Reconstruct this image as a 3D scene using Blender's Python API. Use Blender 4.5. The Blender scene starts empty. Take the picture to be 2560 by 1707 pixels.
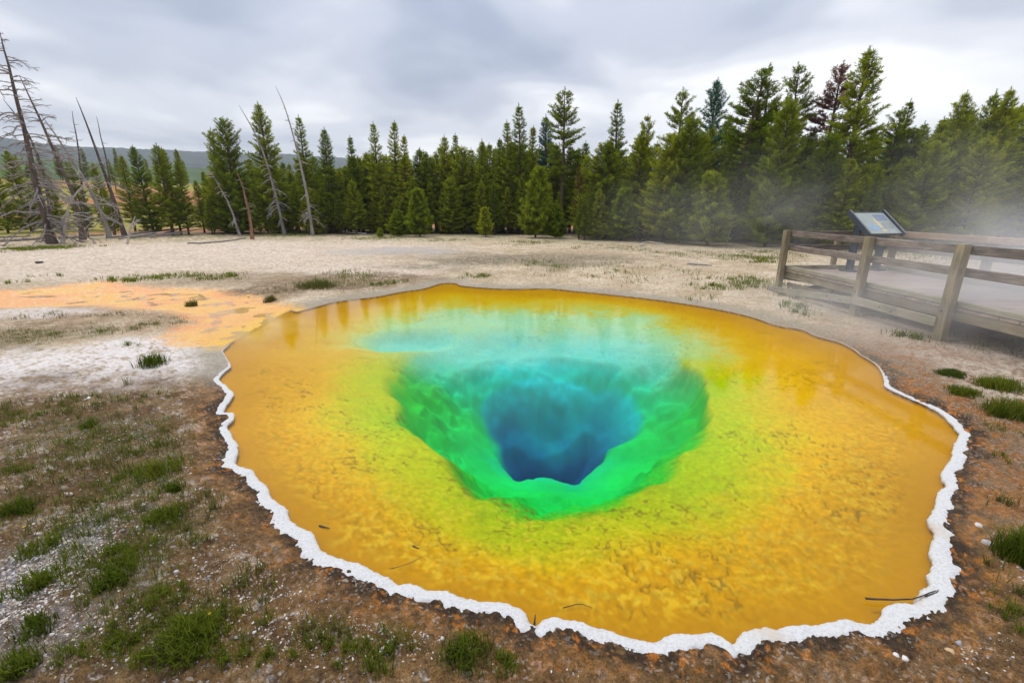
import bpy, math, random
import numpy as np
from mathutils import Vector, Matrix
R = math.radians
rng = np.random.default_rng(7)
random.seed(7)
scene = bpy.context.scene
col = scene.collection

# ------------------------------------------------------------------ camera
CAM_H, PITCH, FPX = 2.4, R(16.3), 1138.0          # eye height, pitch below level, focal length in px of a 2560 px wide frame
cam_d = bpy.data.cameras.new('camera'); cam = bpy.data.objects.new('camera', cam_d); col.objects.link(cam)
cam_d.sensor_width = 36; cam_d.lens = 36 * FPX / 2560
cam_d.clip_start = 0.05; cam_d.clip_end = 20000
cam.location = (0, 0, CAM_H); cam.rotation_euler = (math.pi / 2 - PITCH, 0, 0)
scene.camera = cam

# ------------------------------------------------------------------ sky, sun, exposure
SUN_EL, SUN_AZ = R(58), R(-35)                      # azimuth measured from +Y towards +X
w = bpy.data.worlds.new('World'); scene.world = w; w.use_nodes = True
nt = w.node_tree; nt.nodes.clear()
def N(nt, kind, **kw):
    n = nt.nodes.new(kind)
    for k, v in kw.items():
        if k == 'inp':
            for a, b in v.items(): n.inputs[a].default_value = b
        else: setattr(n, k, v)
    return n
def ramp(nt, pts, interp='LINEAR'):
    n = nt.nodes.new('ShaderNodeValToRGB'); e = n.color_ramp.elements; n.color_ramp.interpolation = interp
    while len(e) > 1: e.remove(e[0])
    e[0].position = pts[0][0]; e[0].color = (*pts[0][1], 1)
    for p, c in pts[1:]:
        q = e.new(p); q.color = (*c, 1)
    return n
sky = N(nt, 'ShaderNodeTexSky', sky_type='NISHITA', sun_disc=False, sun_elevation=SUN_EL, sun_rotation=SUN_AZ)
sk = N(nt, 'ShaderNodeVectorMath', operation='SCALE', inp={'Scale': 0.09})
nt.links.new(sky.outputs[0], sk.inputs[0])
tc = N(nt, 'ShaderNodeTexCoord')
sep = N(nt, 'ShaderNodeSeparateXYZ'); nt.links.new(tc.outputs['Generated'], sep.inputs[0])
# cloud sheet: direction projected on a flat layer so that cloud bands flatten towards the horizon
zz = N(nt, 'ShaderNodeMath', operation='MAXIMUM', inp={1: 0.0}); nt.links.new(sep.outputs['Z'], zz.inputs[0])
za = N(nt, 'ShaderNodeMath', operation='ADD', inp={1: 0.16}); nt.links.new(zz.outputs[0], za.inputs[0])
dx = N(nt, 'ShaderNodeMath', operation='DIVIDE'); nt.links.new(sep.outputs['X'], dx.inputs[0]); nt.links.new(za.outputs[0], dx.inputs[1])
dy = N(nt, 'ShaderNodeMath', operation='DIVIDE'); nt.links.new(sep.outputs['Y'], dy.inputs[0]); nt.links.new(za.outputs[0], dy.inputs[1])
cmb = N(nt, 'ShaderNodeCombineXYZ'); nt.links.new(dx.outputs[0], cmb.inputs[0]); nt.links.new(dy.outputs[0], cmb.inputs[1])
cmb.inputs[2].default_value = 3.7
n1 = N(nt, 'ShaderNodeTexNoise', inp={'Scale': 0.36, 'Detail': 4.0, 'Roughness': 0.45, 'Distortion': 0.35}); nt.links.new(cmb.outputs[0], n1.inputs['Vector'])
n2 = N(nt, 'ShaderNodeTexNoise', inp={'Scale': 1.1, 'Detail': 4.0, 'Roughness': 0.45, 'Distortion': 0.3}); nt.links.new(cmb.outputs[0], n2.inputs['Vector'])
mx = N(nt, 'ShaderNodeMix', data_type='FLOAT', inp={0: 0.40}); nt.links.new(n1.outputs[0], mx.inputs[2]); nt.links.new(n2.outputs[0], mx.inputs[3])
cr = ramp(nt, [(0.36, (0.36, 0.41, 0.54)), (0.44, (0.54, 0.58, 0.69)), (0.50, (0.76, 0.78, 0.86)), (0.56, (1.02, 1.03, 1.06)), (0.63, (1.18, 1.18, 1.18))], 'EASE')
nt.links.new(mx.outputs[0], cr.inputs[0])
# an overcast dome is brighter overhead than at the horizon
bz = N(nt, 'ShaderNodeMath', operation='MULTIPLY_ADD', inp={1: 1.0, 2: 0.74}); nt.links.new(zz.outputs[0], bz.inputs[0])
cs = N(nt, 'ShaderNodeVectorMath', operation='SCALE'); nt.links.new(cr.outputs[0], cs.inputs[0]); nt.links.new(bz.outputs[0], cs.inputs['Scale'])
mixs = N(nt, 'ShaderNodeMix', data_type='RGBA', inp={0: 0.94}); nt.links.new(sk.outputs[0], mixs.inputs[6]); nt.links.new(cs.outputs[0], mixs.inputs[7])
bg = N(nt, 'ShaderNodeBackground', inp={'Strength': 1.0}); nt.links.new(mixs.outputs[2], bg.inputs[0])
wo = N(nt, 'ShaderNodeOutputWorld'); nt.links.new(bg.outputs[0], wo.inputs[0])
sun_d = bpy.data.lights.new('sun', 'SUN'); sun_d.energy = 1.5; sun_d.angle = R(14); sun_d.color = (1, 0.96, 0.9)
sun = bpy.data.objects.new('sun', sun_d); col.objects.link(sun)
sdir = Vector((math.sin(SUN_AZ) * math.cos(SUN_EL), math.cos(SUN_AZ) * math.cos(SUN_EL), math.sin(SUN_EL)))
sun.rotation_euler = sdir.to_track_quat('Z', 'Y').to_euler()
vs = scene.view_settings
vs.view_transform = 'Standard'; vs.look = 'None'; vs.gamma = 1; vs.exposure = 0.25; vs.use_curve_mapping = False
cy = scene.cycles
cy.use_denoising = True; cy.max_bounces = 8; cy.diffuse_bounces = 3; cy.glossy_bounces = 3; cy.transparent_max_bounces = 16
cy.volume_bounces = 1; cy.caustics_reflective = False; cy.caustics_refractive = False

# ------------------------------------------------------------------ layout helpers
cP, sP = math.cos(PITCH), math.sin(PITCH)
def U(px, py, z=0.0):
    """point of the level plane at height z seen at a pixel of the 2560x1707 frame"""
    dx, dy = px - 1280.0, py - 853.5
    down = FPX * sP + dy * cP; fwd = FPX * cP - dy * sP
    t = (CAM_H - z) / down
    return (dx * t, fwd * t)
def UZ(px, py, Y):
    """X and Z of the pixel's ray at depth Y"""
    dx, dy = px - 1280.0, py - 853.5
    down = FPX * sP + dy * cP; fwd = FPX * cP - dy * sP
    return dx * Y / fwd, CAM_H - down * Y / fwd
def hash2(ix, iy, s):
    h = (ix.astype(np.int64) * 374761393 + iy.astype(np.int64) * 668265263 + s * 974711) & 0x7fffffff
    h = ((h ^ (h >> 13)) * 1274126177) & 0x7fffffff
    h = h ^ (h >> 16)
    return (h & 0xffff) / 65535.0
def vnoise(x, y, s=0):
    ix = np.floor(x); iy = np.floor(y); fx = x - ix; fy = y - iy
    fx = fx * fx * fx * (fx * (fx * 6 - 15) + 10); fy = fy * fy * fy * (fy * (fy * 6 - 15) + 10)
    a = hash2(ix, iy, s); b = hash2(ix + 1, iy, s); c = hash2(ix, iy + 1, s); d = hash2(ix + 1, iy + 1, s)
    return (a + (b - a) * fx) * (1 - fy) + (c + (d - c) * fx) * fy
def fbm(x, y, sc, o=4, s=0, g=0.5):
    r = np.zeros_like(x); a = 1.0; t = 0.0
    c, sn = math.cos(0.6), math.sin(0.6)
    x = x * sc; y = y * sc
    for k in range(o):
        r += a * vnoise(x, y, s + k * 17); t += a; a *= g
        x, y = (c * x - sn * y) * 2.03 + 13.7, (sn * x + c * y) * 2.03 + 5.1
    return r / t
def sst(a, b, v):
    t = np.clip((v - a) / (b - a), 0, 1); return t * t * (3 - 2 * t)
def seg_dist(px, py, poly, closed=True):
    """distance to polyline and inside mask"""
    P = np.asarray(poly); Q = np.roll(P, -1, 0) if closed else P[1:]
    if not closed: P = P[:-1]
    D = np.full(px.shape, 1e9); ins = np.zeros(px.shape, bool)
    for (ax, ay), (bx, by) in zip(P, Q):
        ex, ey = bx - ax, by - ay; L = ex * ex + ey * ey + 1e-12
        t = np.clip(((px - ax) * ex + (py - ay) * ey) / L, 0, 1)
        D = np.minimum(D, (px - ax - t * ex) ** 2 + (py - ay - t * ey) ** 2)
        if closed:
            if ay != by:
                c = ((ay > py) != (by > py)) & (px < (bx - ax) * (py - ay) / (by - ay) + ax); ins ^= c
    return np.sqrt(D), ins
def smooth_poly(P, n, closed=True):
    """Catmull-Rom through P, n points per span"""
    P = np.asarray(P, float); out = []
    m = len(P)
    for i in range(m if closed else m - 1):
        if closed: p0, p1, p2, p3 = P[(i - 1) % m], P[i], P[(i + 1) % m], P[(i + 2) % m]
        else: p0, p1, p2, p3 = P[max(i - 1, 0)], P[i], P[i + 1], P[min(i + 2, m - 1)]
        for t in np.linspace(0, 1, n, endpoint=False):
            out.append(0.5 * ((2 * p1) + (-p0 + p2) * t + (2 * p0 - 5 * p1 + 4 * p2 - p3) * t * t + (-p0 + 3 * p1 - 3 * p2 + p3) * t ** 3))
    if not closed: out.append(P[-1])
    return np.array(out)
def resample(P, step, closed=True):
    P = np.asarray(P); Q = np.vstack([P, P[:1]]) if closed else P
    s = np.r_[0, np.cumsum(np.linalg.norm(np.diff(Q, axis=0), axis=1))]
    n = max(int(s[-1] / step), 3); u = np.linspace(0, s[-1], n, endpoint=not closed)
    return np.c_[[np.interp(u, s, Q[:, k]) for k in range(Q.shape[1])]].T

# ------------------------------------------------------------------ materials
def mat(name):
    m = bpy.data.materials.new(name); m.use_nodes = True; nt = m.node_tree; nt.nodes.clear()
    o = N(nt, 'ShaderNodeOutputMaterial'); b = N(nt, 'ShaderNodeBsdfPrincipled')
    nt.links.new(b.outputs[0], o.inputs[0]); return m, nt, b, o
def bump(nt, b, src, strength, dist):
    bp = N(nt, 'ShaderNodeBump', inp={'Strength': strength, 'Distance': dist}); nt.links.new(src, bp.inputs['Height'])
    nt.links.new(bp.outputs[0], b.inputs['Normal']); return bp
def objco(nt, scale=(1, 1, 1), which='Object'):
    t = N(nt, 'ShaderNodeTexCoord'); m = N(nt, 'ShaderNodeMapping', inp={'Scale': scale}); nt.links.new(t.outputs[which], m.inputs[0]); return m.outputs[0]
def simple(name, c1, c2, scale=8, rough=0.85, bstr=0.3, bdist=0.01, stretch=(1, 1, 1), spec=0.3, detail=6, rnd=0.0):
    m, nt, b, o = mat(name)
    v = objco(nt, stretch); n = N(nt, 'ShaderNodeTexNoise', inp={'Scale': scale, 'Detail': detail, 'Roughness': 0.65}); nt.links.new(v, n.inputs['Vector'])
    r = ramp(nt, [(0.3, c1), (0.7, c2)]); nt.links.new(n.outputs[0], r.inputs[0])
    src = r.outputs[0]
    if rnd:
        oi = N(nt, 'ShaderNodeObjectInfo'); ml = N(nt, 'ShaderNodeMath', operation='MULTIPLY_ADD', inp={1: rnd, 2: 1 - rnd / 2}); nt.links.new(oi.outputs['Random'], ml.inputs[0])
        sc = N(nt, 'ShaderNodeVectorMath', operation='SCALE'); nt.links.new(src, sc.inputs[0]); nt.links.new(ml.outputs[0], sc.inputs['Scale']); src = sc.outputs[0]
    nt.links.new(src, b.inputs['Base Color']); b.inputs['Roughness'].default_value = rough; b.inputs['Specular IOR Level'].default_value = spec
    if bstr: bump(nt, b, n.outputs[0], bstr, bdist)
    return m
def attr_mat(name, rough, spec, detail_amp, bsc, bstr, bdist, wet=False):
    """base colour from the mesh's mat colour, broken up by fine grain"""
    m, nt, b, o = mat(name)
    a = N(nt, 'ShaderNodeAttribute', attribute_name='tint')
    v = objco(nt)
    n = N(nt, 'ShaderNodeTexNoise', inp={'Scale': bsc, 'Detail': 7.0, 'Roughness': 0.7}); nt.links.new(v, n.inputs['Vector'])
    r = N(nt, 'ShaderNodeMath', operation='MULTIPLY_ADD', inp={1: detail_amp, 2: 1 - detail_amp * 0.5}); nt.links.new(n.outputs[0], r.inputs[0])
    s = N(nt, 'ShaderNodeVectorMath', operation='SCALE'); nt.links.new(a.outputs['Color'], s.inputs[0]); nt.links.new(r.outputs[0], s.inputs['Scale'])
    nt.links.new(s.outputs[0], b.inputs['Base Color'])
    b.inputs['Roughness'].default_value = rough; b.inputs['Specular IOR Level'].default_value = spec
    bump(nt, b, n.outputs[0], bstr, bdist)
    return m, nt, b
M = {}
def ground_mat():
    m, nt, b, o = mat('ground')
    a = N(nt, 'ShaderNodeAttribute', attribute_name='tint'); v = objco(nt)
    n1 = N(nt, 'ShaderNodeTexNoise', inp={'Scale': 22.0, 'Detail': 6.0, 'Roughness': 0.7}); nt.links.new(v, n1.inputs['Vector'])
    n2 = N(nt, 'ShaderNodeTexNoise', inp={'Scale': 95.0, 'Detail': 3.0, 'Roughness': 0.6}); nt.links.new(v, n2.inputs['Vector'])
    vo = N(nt, 'ShaderNodeTexVoronoi', inp={'Scale': 62.0, 'Randomness': 1.0}); nt.links.new(v, vo.inputs['Vector'])
    s1 = N(nt, 'ShaderNodeMapRange', inp={1: 0.3, 2: 0.7, 3: 0.50, 4: 1.5}); nt.links.new(n1.outputs[0], s1.inputs[0])
    s2 = N(nt, 'ShaderNodeMapRange', inp={1: 0.3, 2: 0.7, 3: 0.55, 4: 1.45}); nt.links.new(n2.outputs[0], s2.inputs[0])
    ml = N(nt, 'ShaderNodeMath', operation='MULTIPLY'); nt.links.new(s1.outputs[0], ml.inputs[0]); nt.links.new(s2.outputs[0], ml.inputs[1])
    sc = N(nt, 'ShaderNodeVectorMath', operation='SCALE'); ga = N(nt, 'ShaderNodeAttribute', attribute_name='grit'); gm = N(nt, 'ShaderNodeMath', operation='MULTIPLY_ADD', inp={1: 0.7, 2: 0.3}); nt.links.new(ga.outputs['Fac'], gm.inputs[0])
    mg = N(nt, 'ShaderNodeMix', data_type='FLOAT', inp={2: 1.0}); nt.links.new(gm.outputs[0], mg.inputs[0]); nt.links.new(ml.outputs[0], mg.inputs[3])
    nt.links.new(a.outputs['Color'], sc.inputs[0]); nt.links.new(mg.outputs[0], sc.inputs['Scale'])
    # scattered pale grains: some cells of the grit are bleached sinter
    sp = N(nt, 'ShaderNodeSeparateColor'); nt.links.new(vo.outputs['Color'], sp.inputs[0])
    gt = N(nt, 'ShaderNodeMath', operation='GREATER_THAN', inp={1: 0.89}); nt.links.new(sp.outputs[0], gt.inputs[0])
    n3 = N(nt, 'ShaderNodeTexNoise', inp={'Scale': 2.6, 'Detail': 5.0, 'Roughness': 0.65}); nt.links.new(v, n3.inputs['Vector'])
    r3 = N(nt, 'ShaderNodeMapRange', inp={1: 0.42, 2: 0.64, 3: 0.0, 4: 0.6}); nt.links.new(n3.outputs[0], r3.inputs[0])
    fm = N(nt, 'ShaderNodeMath', operation='MULTIPLY'); nt.links.new(gt.outputs[0], fm.inputs[0]); nt.links.new(r3.outputs[0], fm.inputs[1])
    ag = N(nt, 'ShaderNodeAttribute', attribute_name='grit'); f2 = N(nt, 'ShaderNodeMath', operation='MULTIPLY'); nt.links.new(fm.outputs[0], f2.inputs[0]); nt.links.new(ag.outputs['Fac'], f2.inputs[1])
    mx = N(nt, 'ShaderNodeMix', data_type='RGBA'); nt.links.new(f2.outputs[0], mx.inputs[0]); nt.links.new(sc.outputs[0], mx.inputs[6]); mx.inputs[7].default_value = (0.52, 0.46, 0.40, 1)
    nt.links.new(mx.outputs[2], b.inputs['Base Color']); b.inputs['Roughness'].default_value = 0.9; b.inputs['Specular IOR Level'].default_value = 0.2
    ad = N(nt, 'ShaderNodeMath', operation='MULTIPLY_ADD', inp={1: 0.4}); nt.links.new(n2.outputs[0], ad.inputs[0]); nt.links.new(n1.outputs[0], ad.inputs[2])
    bump(nt, b, ad.outputs[0], 1.0, 0.035); return m
M['ground'] = ground_mat()
M['bed'] = attr_mat('pool_bed', 0.8, 0.0, 0.40, 30, 0.22, 0.02)[0]
def crust_mat():
    m, nt, b, o = mat('white_sinter')
    v = objco(nt); n = N(nt, 'ShaderNodeTexNoise', inp={'Scale': 60.0, 'Detail': 6.0, 'Roughness': 0.7}); nt.links.new(v, n.inputs['Vector'])
    n2 = N(nt, 'ShaderNodeTexNoise', inp={'Scale': 2.2, 'Detail': 4.0}); nt.links.new(v, n2.inputs['Vector'])
    r = ramp(nt, [(0.3, (0.44, 0.43, 0.41)), (0.5, (0.60, 0.595, 0.58)), (0.75, (0.70, 0.695, 0.68))]); nt.links.new(n.outputs[0], r.inputs[0])
    r2 = ramp(nt, [(0.60, (0, 0, 0)), (0.72, (1, 1, 1))]); nt.links.new(n2.outputs[0], r2.inputs[0])
    mx = N(nt, 'ShaderNodeMix', data_type='RGBA', blend_type='MIX'); nt.links.new(r2.outputs[0], mx.inputs[0])
    nt.links.new(r.outputs[0], mx.inputs[6]); mx.inputs[7].default_value = (0.55, 0.47, 0.38, 1)
    at = N(nt, 'ShaderNodeAttribute', attribute_name='tint'); m2 = N(nt, 'ShaderNodeMix', data_type='RGBA', blend_type='MULTIPLY', inp={0: 1.0}); nt.links.new(mx.outputs[2], m2.inputs[6]); nt.links.new(at.outputs['Color'], m2.inputs[7])
    nt.links.new(m2.outputs[2], b.inputs['Base Color']); b.inputs['Roughness'].default_value = 0.8; b.inputs['Specular IOR Level'].default_value = 0.3
    bump(nt, b, n.outputs[0], 0.6, 0.012); return m
M['crust'] = crust_mat()
def water_mat():
    m, nt, b, o = mat('spring_water'); nt.nodes.remove(b)
    v = objco(nt, (1, 2.2, 1)); n = N(nt, 'ShaderNodeTexNoise', inp={'Scale': 5.0, 'Detail': 3.0, 'Roughness': 0.55}); nt.links.new(v, n.inputs['Vector'])
    bp = N(nt, 'ShaderNodeBump', inp={'Strength': 0.09, 'Distance': 0.01}); nt.links.new(n.outputs[0], bp.inputs['Height'])
    f = N(nt, 'ShaderNodeFresnel', inp={'IOR': 1.21}); nt.links.new(bp.outputs[0], f.inputs['Normal'])
    g = N(nt, 'ShaderNodeBsdfGlossy', inp={'Roughness': 0.045}); nt.links.new(bp.outputs[0], g.inputs['Normal'])
    t = N(nt, 'ShaderNodeBsdfTransparent'); mx = N(nt, 'ShaderNodeMixShader')
    nt.links.new(f.outputs[0], mx.inputs[0]); nt.links.new(t.outputs[0], mx.inputs[1]); nt.links.new(g.outputs[0], mx.inputs[2]); nt.links.new(mx.outputs[0], o.inputs['Surface'])
    va = N(nt, 'ShaderNodeVolumeAbsorption', inp={'Color': (0.45, 0.90, 0.97, 1), 'Density': 0.22}); nt.links.new(va.outputs[0], o.inputs['Volume'])
    return m
M['water'] = water_mat()
def leaf_mat(name, dark, light, sat=1.0):
    m, nt, b, o = mat(name); nt.nodes.remove(b)
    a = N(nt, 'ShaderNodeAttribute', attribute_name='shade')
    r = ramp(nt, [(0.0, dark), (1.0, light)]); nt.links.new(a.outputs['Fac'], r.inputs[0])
    oi = N(nt, 'ShaderNodeObjectInfo'); ml = N(nt, 'ShaderNodeMath', operation='MULTIPLY_ADD', inp={1: 0.5, 2: 0.75}); nt.links.new(oi.outputs['Random'], ml.inputs[0])
    hs = N(nt, 'ShaderNodeHueSaturation', inp={'Saturation': sat}); nt.links.new(r.outputs[0], hs.inputs['Color']); nt.links.new(ml.outputs[0], hs.inputs['Value'])
    hm = N(nt, 'ShaderNodeMath', operation='MULTIPLY_ADD', inp={1: -0.035, 2: 0.5175}); nt.links.new(oi.outputs['Random'], hm.inputs[0]); nt.links.new(hm.outputs[0], hs.inputs['Hue'])
    d = N(nt, 'ShaderNodeBsdfDiffuse'); t = N(nt, 'ShaderNodeBsdfTranslucent'); nt.links.new(hs.outputs[0], d.inputs[0]); nt.links.new(hs.outputs[0], t.inputs[0])
    mx = N(nt, 'ShaderNodeMixShader', inp={0: 0.38}); nt.links.new(d.outputs[0], mx.inputs[1]); nt.links.new(t.outputs[0], mx.inputs[2]); nt.links.new(mx.outputs[0], o.inputs[0])
    return m
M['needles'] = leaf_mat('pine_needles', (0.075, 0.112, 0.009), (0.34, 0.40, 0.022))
M['needles_blue'] = leaf_mat('blue_green_needles', (0.03, 0.10, 0.06), (0.08, 0.19, 0.12))
M['needles_red'] = leaf_mat('dying_red_needles', (0.12, 0.055, 0.045), (0.30, 0.16, 0.12))
M['needles_gold'] = leaf_mat('dying_gold_needles', (0.08, 0.06, 0.012), (0.22, 0.15, 0.03))
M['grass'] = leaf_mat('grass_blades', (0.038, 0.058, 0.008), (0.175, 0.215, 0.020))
M['dry_grass'] = leaf_mat('dry_grass_blades', (0.10, 0.085, 0.025), (0.20, 0.20, 0.05))
M['bark'] = simple('pine_bark', (0.05, 0.032, 0.02), (0.16, 0.11, 0.075), 14, 0.95, 0.6, 0.02, (1, 1, 0.2))
M['dead'] = simple('dead_wood', (0.15, 0.125, 0.11), (0.42, 0.385, 0.36), 7, 0.9, 0.5, 0.02, (1, 1, 0.15), rnd=0.3)
M['dead_dark'] = simple('dark_dead_wood', (0.05, 0.035, 0.03), (0.17, 0.13, 0.11), 7, 0.9, 0.5, 0.02, (1, 1, 0.15), rnd=0.3)
M['dead_pale'] = simple('bleached_wood', (0.30, 0.26, 0.23), (0.55, 0.51, 0.47), 9, 0.9, 0.4, 0.01, (1, 1, 0.2), rnd=0.2)
M['snag_red'] = simple('rusty_snag_wood', (0.12, 0.055, 0.03), (0.33, 0.19, 0.12), 6, 0.9, 0.5, 0.02, (1, 1, 0.12))
M['twig'] = simple('wet_twig', (0.03, 0.02, 0.012), (0.09, 0.06, 0.04), 20, 0.6, 0.3, 0.004)

# ------------------------------------------------------------------ object helpers
def tag(o, label=None, cat=None, group=None, kind=None):
    if label: o['label'] = label
    if cat: o['category'] = cat
    if group: o['group'] = group
    if kind: o['kind'] = kind
    return o
def link(name, me, parent=None, m=None):
    o = bpy.data.objects.new(name, me); col.objects.link(o)
    if parent is not None: o.parent = parent
    if m is not None and len(me.materials) == 0: me.materials.append(m)
    return o
def empty(name, loc=(0, 0, 0), rz=0.0):
    o = bpy.data.objects.new(name, None); col.objects.link(o); o.location = loc; o.rotation_euler = (0, 0, rz); o.empty_display_size = 0.2; return o
def np_mesh(name, V, F, smooth=False, attrs=None):
    """V (n,3), F (m,k) arrays"""
    V = np.ascontiguousarray(V, dtype=np.float32); F = np.ascontiguousarray(F, dtype=np.int32)
    me = bpy.data.meshes.new(name); n, m, k = len(V), len(F), F.shape[1]
    me.vertices.add(n); me.vertices.foreach_set('co', V.ravel())
    me.loops.add(m * k); me.loops.foreach_set('vertex_index', F.ravel())
    me.polygons.add(m); me.polygons.foreach_set('loop_start', np.arange(0, m * k, k, dtype=np.int32)); me.polygons.foreach_set('loop_total', np.full(m, k, np.int32))
    me.polygons.foreach_set('use_smooth', np.full(m, smooth, dtype=bool))
    for an, (ty, arr) in (attrs or {}).items():
        a = me.attributes.new(an, ty, 'POINT')
        if ty == 'FLOAT_COLOR':
            c = np.ones((n, 4), np.float32); c[:, :3] = arr; a.data.foreach_set('color', c.ravel())
        else: a.data.foreach_set('value', np.ascontiguousarray(arr, dtype=np.float32))
    me.update(); me.validate(); return me
def tube(pts, rad, sides=6, cap=True):
    """returns V, F(quads) of a tapering tube along pts"""
    P = np.asarray(pts, float); n = len(P); rad = np.broadcast_to(np.asarray(rad, float), (n,))
    T = np.gradient(P, axis=0); T /= np.linalg.norm(T, axis=1)[:, None] + 1e-9
    up = np.array([0.0, 0, 1]) if abs(T[0][2]) < 0.9 else np.array([1.0, 0, 0])
    A = np.cross(T, up); A /= np.linalg.norm(A, axis=1)[:, None] + 1e-9; B = np.cross(T, A)
    an = np.linspace(0, 2 * np.pi, sides, endpoint=False)
    V = P[:, None] + rad[:, None, None] * (np.cos(an)[None, :, None] * A[:, None] + np.sin(an)[None, :, None] * B[:, None])
    V = V.reshape(-1, 3); F = []
    i = np.arange(n - 1)[:, None] * sides; j = np.arange(sides)[None]; j2 = (j + 1) % sides
    F = np.stack([i + j, i + j2, i + sides + j2, i + sides + j], -1).reshape(-1, 4)
    if cap and sides == 6:
        F = np.vstack([F, [[3, 2, 1, 0], [5, 4, 3, 0]], np.array([[0, 1, 2, 3], [0, 3, 4, 5]]) + (n - 1) * sides])
    return V, F
def join(parts):
    V = []; F = []; o = 0
    for v, f in parts:
        V.append(v); F.append(f + o); o += len(v)
    return np.vstack(V), np.vstack(F)

# ------------------------------------------------------------------ pool outline, runoff channel, bed contours
OUT_PX = [(591,849),(573,862),(556,878),(563,894),(574,916),(556,932),(543.5,951),(555,961),(571,977),(579,989),(564,1012),(556,1034),(582,1034),(575,1053),(563,1069),(572,1091),
 (585,1110),(588,1133),(582,1158),(600,1172),(627,1180),(636,1203),(660.5,1219),(676,1252),(708,1275),(721,1311),(753,1329),(782,1347),(793.5,1379),(834,1399),(864,1412),(890,1412),
 (919,1432),(974,1455),(987,1468),(1030,1466),(1064,1481),(1106,1483),(1132,1498),(1166,1502),(1191,1512),(1225,1510),(1259,1517),(1289,1529),(1310,1540),(1319,1557),(1334,1574),
 (1350,1563),(1387,1551),(1412,1559),(1442,1561),(1467,1574),(1510,1583),(1540,1595),(1586,1608),(1629,1612),(1650,1608),(1689,1597),(1727,1595),(1761,1591),(1790,1593),(1818,1608),(1842,1624),
 (1856,1594),(1906,1577),(1952,1587),(1983,1574),(2035,1574),(2081,1564),(2127,1561),(2173,1572),(2209,1554),(2215,1530),(2251,1520),(2287,1520),(2307,1500),(2312,1481),(2338,1471),
 (2328,1445),(2341,1415),(2325,1379),(2341,1343),(2323,1304),(2348,1271),(2354,1235),(2372,1219),(2359,1188),(2384,1157),(2390,1126),(2402,1090),(2390,1070),(2354,1034),(2312,1011),
 (2256,987),(2218,967),(2213,950),(2207,932),(2189,910),(2153,887),(2131,871),(2099,856),(2041,840),(2005,824),(1942,813),(1883,793),(1815,777),(1725,761),(1635,748),(1500,733),
 (1446,728),(1372,721),(1283,722),(1226,720),(1155,714),(1140,708),(1104,708),(1059,721),(1004,729),(942,741),(846,753),(799,764),(744,779),(719,779)]
OUT0 = np.array([U(*p) for p in OUT_PX])
OUT = smooth_poly(OUT0, 5)
k_n = len(OUT0) * 5 - 5                                    # the last span crosses the channel mouth
OUT = resample(OUT, 0.06)
tn = np.roll(OUT, -1, 0) - np.roll(OUT, 1, 0); tn /= np.linalg.norm(tn, axis=1)[:, None]
nrm = np.c_[tn[:, 1], -tn[:, 0]]
cen = OUT.mean(0)
if np.mean(np.sum(nrm * (OUT - cen), 1)) < 0: nrm = -nrm
ss = np.arange(len(OUT)) * 0.06
amp = np.interp(OUT[:, 1], [2, 5, 8, 14], [0.030, 0.035, 0.02, 0.025])
lob = np.abs(fbm(ss, ss * 0, 4.2, 3, 5) - 0.5) * 2 - 0.35
OUT = OUT + nrm * (lob * amp)[:, None]
CH_PX = [(-700,742),(-300,742),(0,733),(110,724),(205,713),(270,708),(300,717),(366,726),(440,728),(512,731),(548,746),(620,750),(658,761),(719,779),(760,800),(640,858),(591,851),(563,861),(530,863),(475,856),
 (464,834),(512,805),(475,783),(440,776),(366,772),(256,763),(146,766),(0,770),(-300,776),(-700,776)]
CH = smooth_poly([U(*p) for p in CH_PX], 4)
def C1(u, v): return 800 + u / 2.138, 700 + v / 2.138
def contour(pts, n=4):
    """pts (u, v, depth): the underwater shelf edge seen there, as x, y, depth"""
    return smooth_poly([(*U(*C1(u, v), z=-dp), dp) for u, v, dp in pts], n)
LIP = contour([(330,570,.3),(360,700,.32),(430,820,.34),(510,920,.34),(610,1015,.34),(740,1150,.34),(870,1175,.34),(960,1285,.34),(1180,1315,.34),(1290,1290,.34),(1480,1258,.34),(1590,1240,.34),(1660,1160,.34),(1820,1050,.34),
 (1940,990,.34),(2000,920,.34),(2095,870,.33),(2085,770,.33),(2080,680,.32),(2030,520,.3),(1880,370,.28),(1700,290,.27),(1500,245,.27),(1250,255,.27),(1000,245,.27),(830,275,.27),(640,275,.27),(480,350,.27),(370,450,.28)])
RIM2 = contour([(650,600,.75),(570,740,.85),(580,900,.95),(690,1070,1.0),(860,1140,1.0),(1080,1190,1.0),(1350,1200,1.0),(1480,1235,1.05),(1600,1190,1.05),(1760,1060,1.05),(1900,960,1.0),(1985,850,.9),(1960,700,.8),(1850,570,.7),(1700,470,.62),(1400,425,.58),(1000,420,.58),(760,480,.62),(660,540,.68)])
HOLE = contour([(840,690,1.25),(890,820,1.5),(950,950,1.7),(1015,1068,1.8),(1150,1056,1.8),(1250,1062,1.8),(1365,1092,1.85),(1440,1020,1.8),(1530,965,1.7),(1590,900,1.6),(1710,860,1.45),(1760,740,1.15),(1730,620,.95),(1600,530,.82),(1300,490,.78),(1050,510,.80),(900,590,.98)])
PIT = contour([(1030,1125,2.05),(1200,1127,2.1),(1370,1145,2.1),(1480,1060,2.0),(1545,965,1.85),(1540,880,1.75),(1420,800,1.6),(1330,890,1.8),(1150,960,1.9),(1030,880,1.7),(985,1000,1.9)], 3)
POCK_C = U(*C1(450, 380), z=-0.5)

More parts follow.
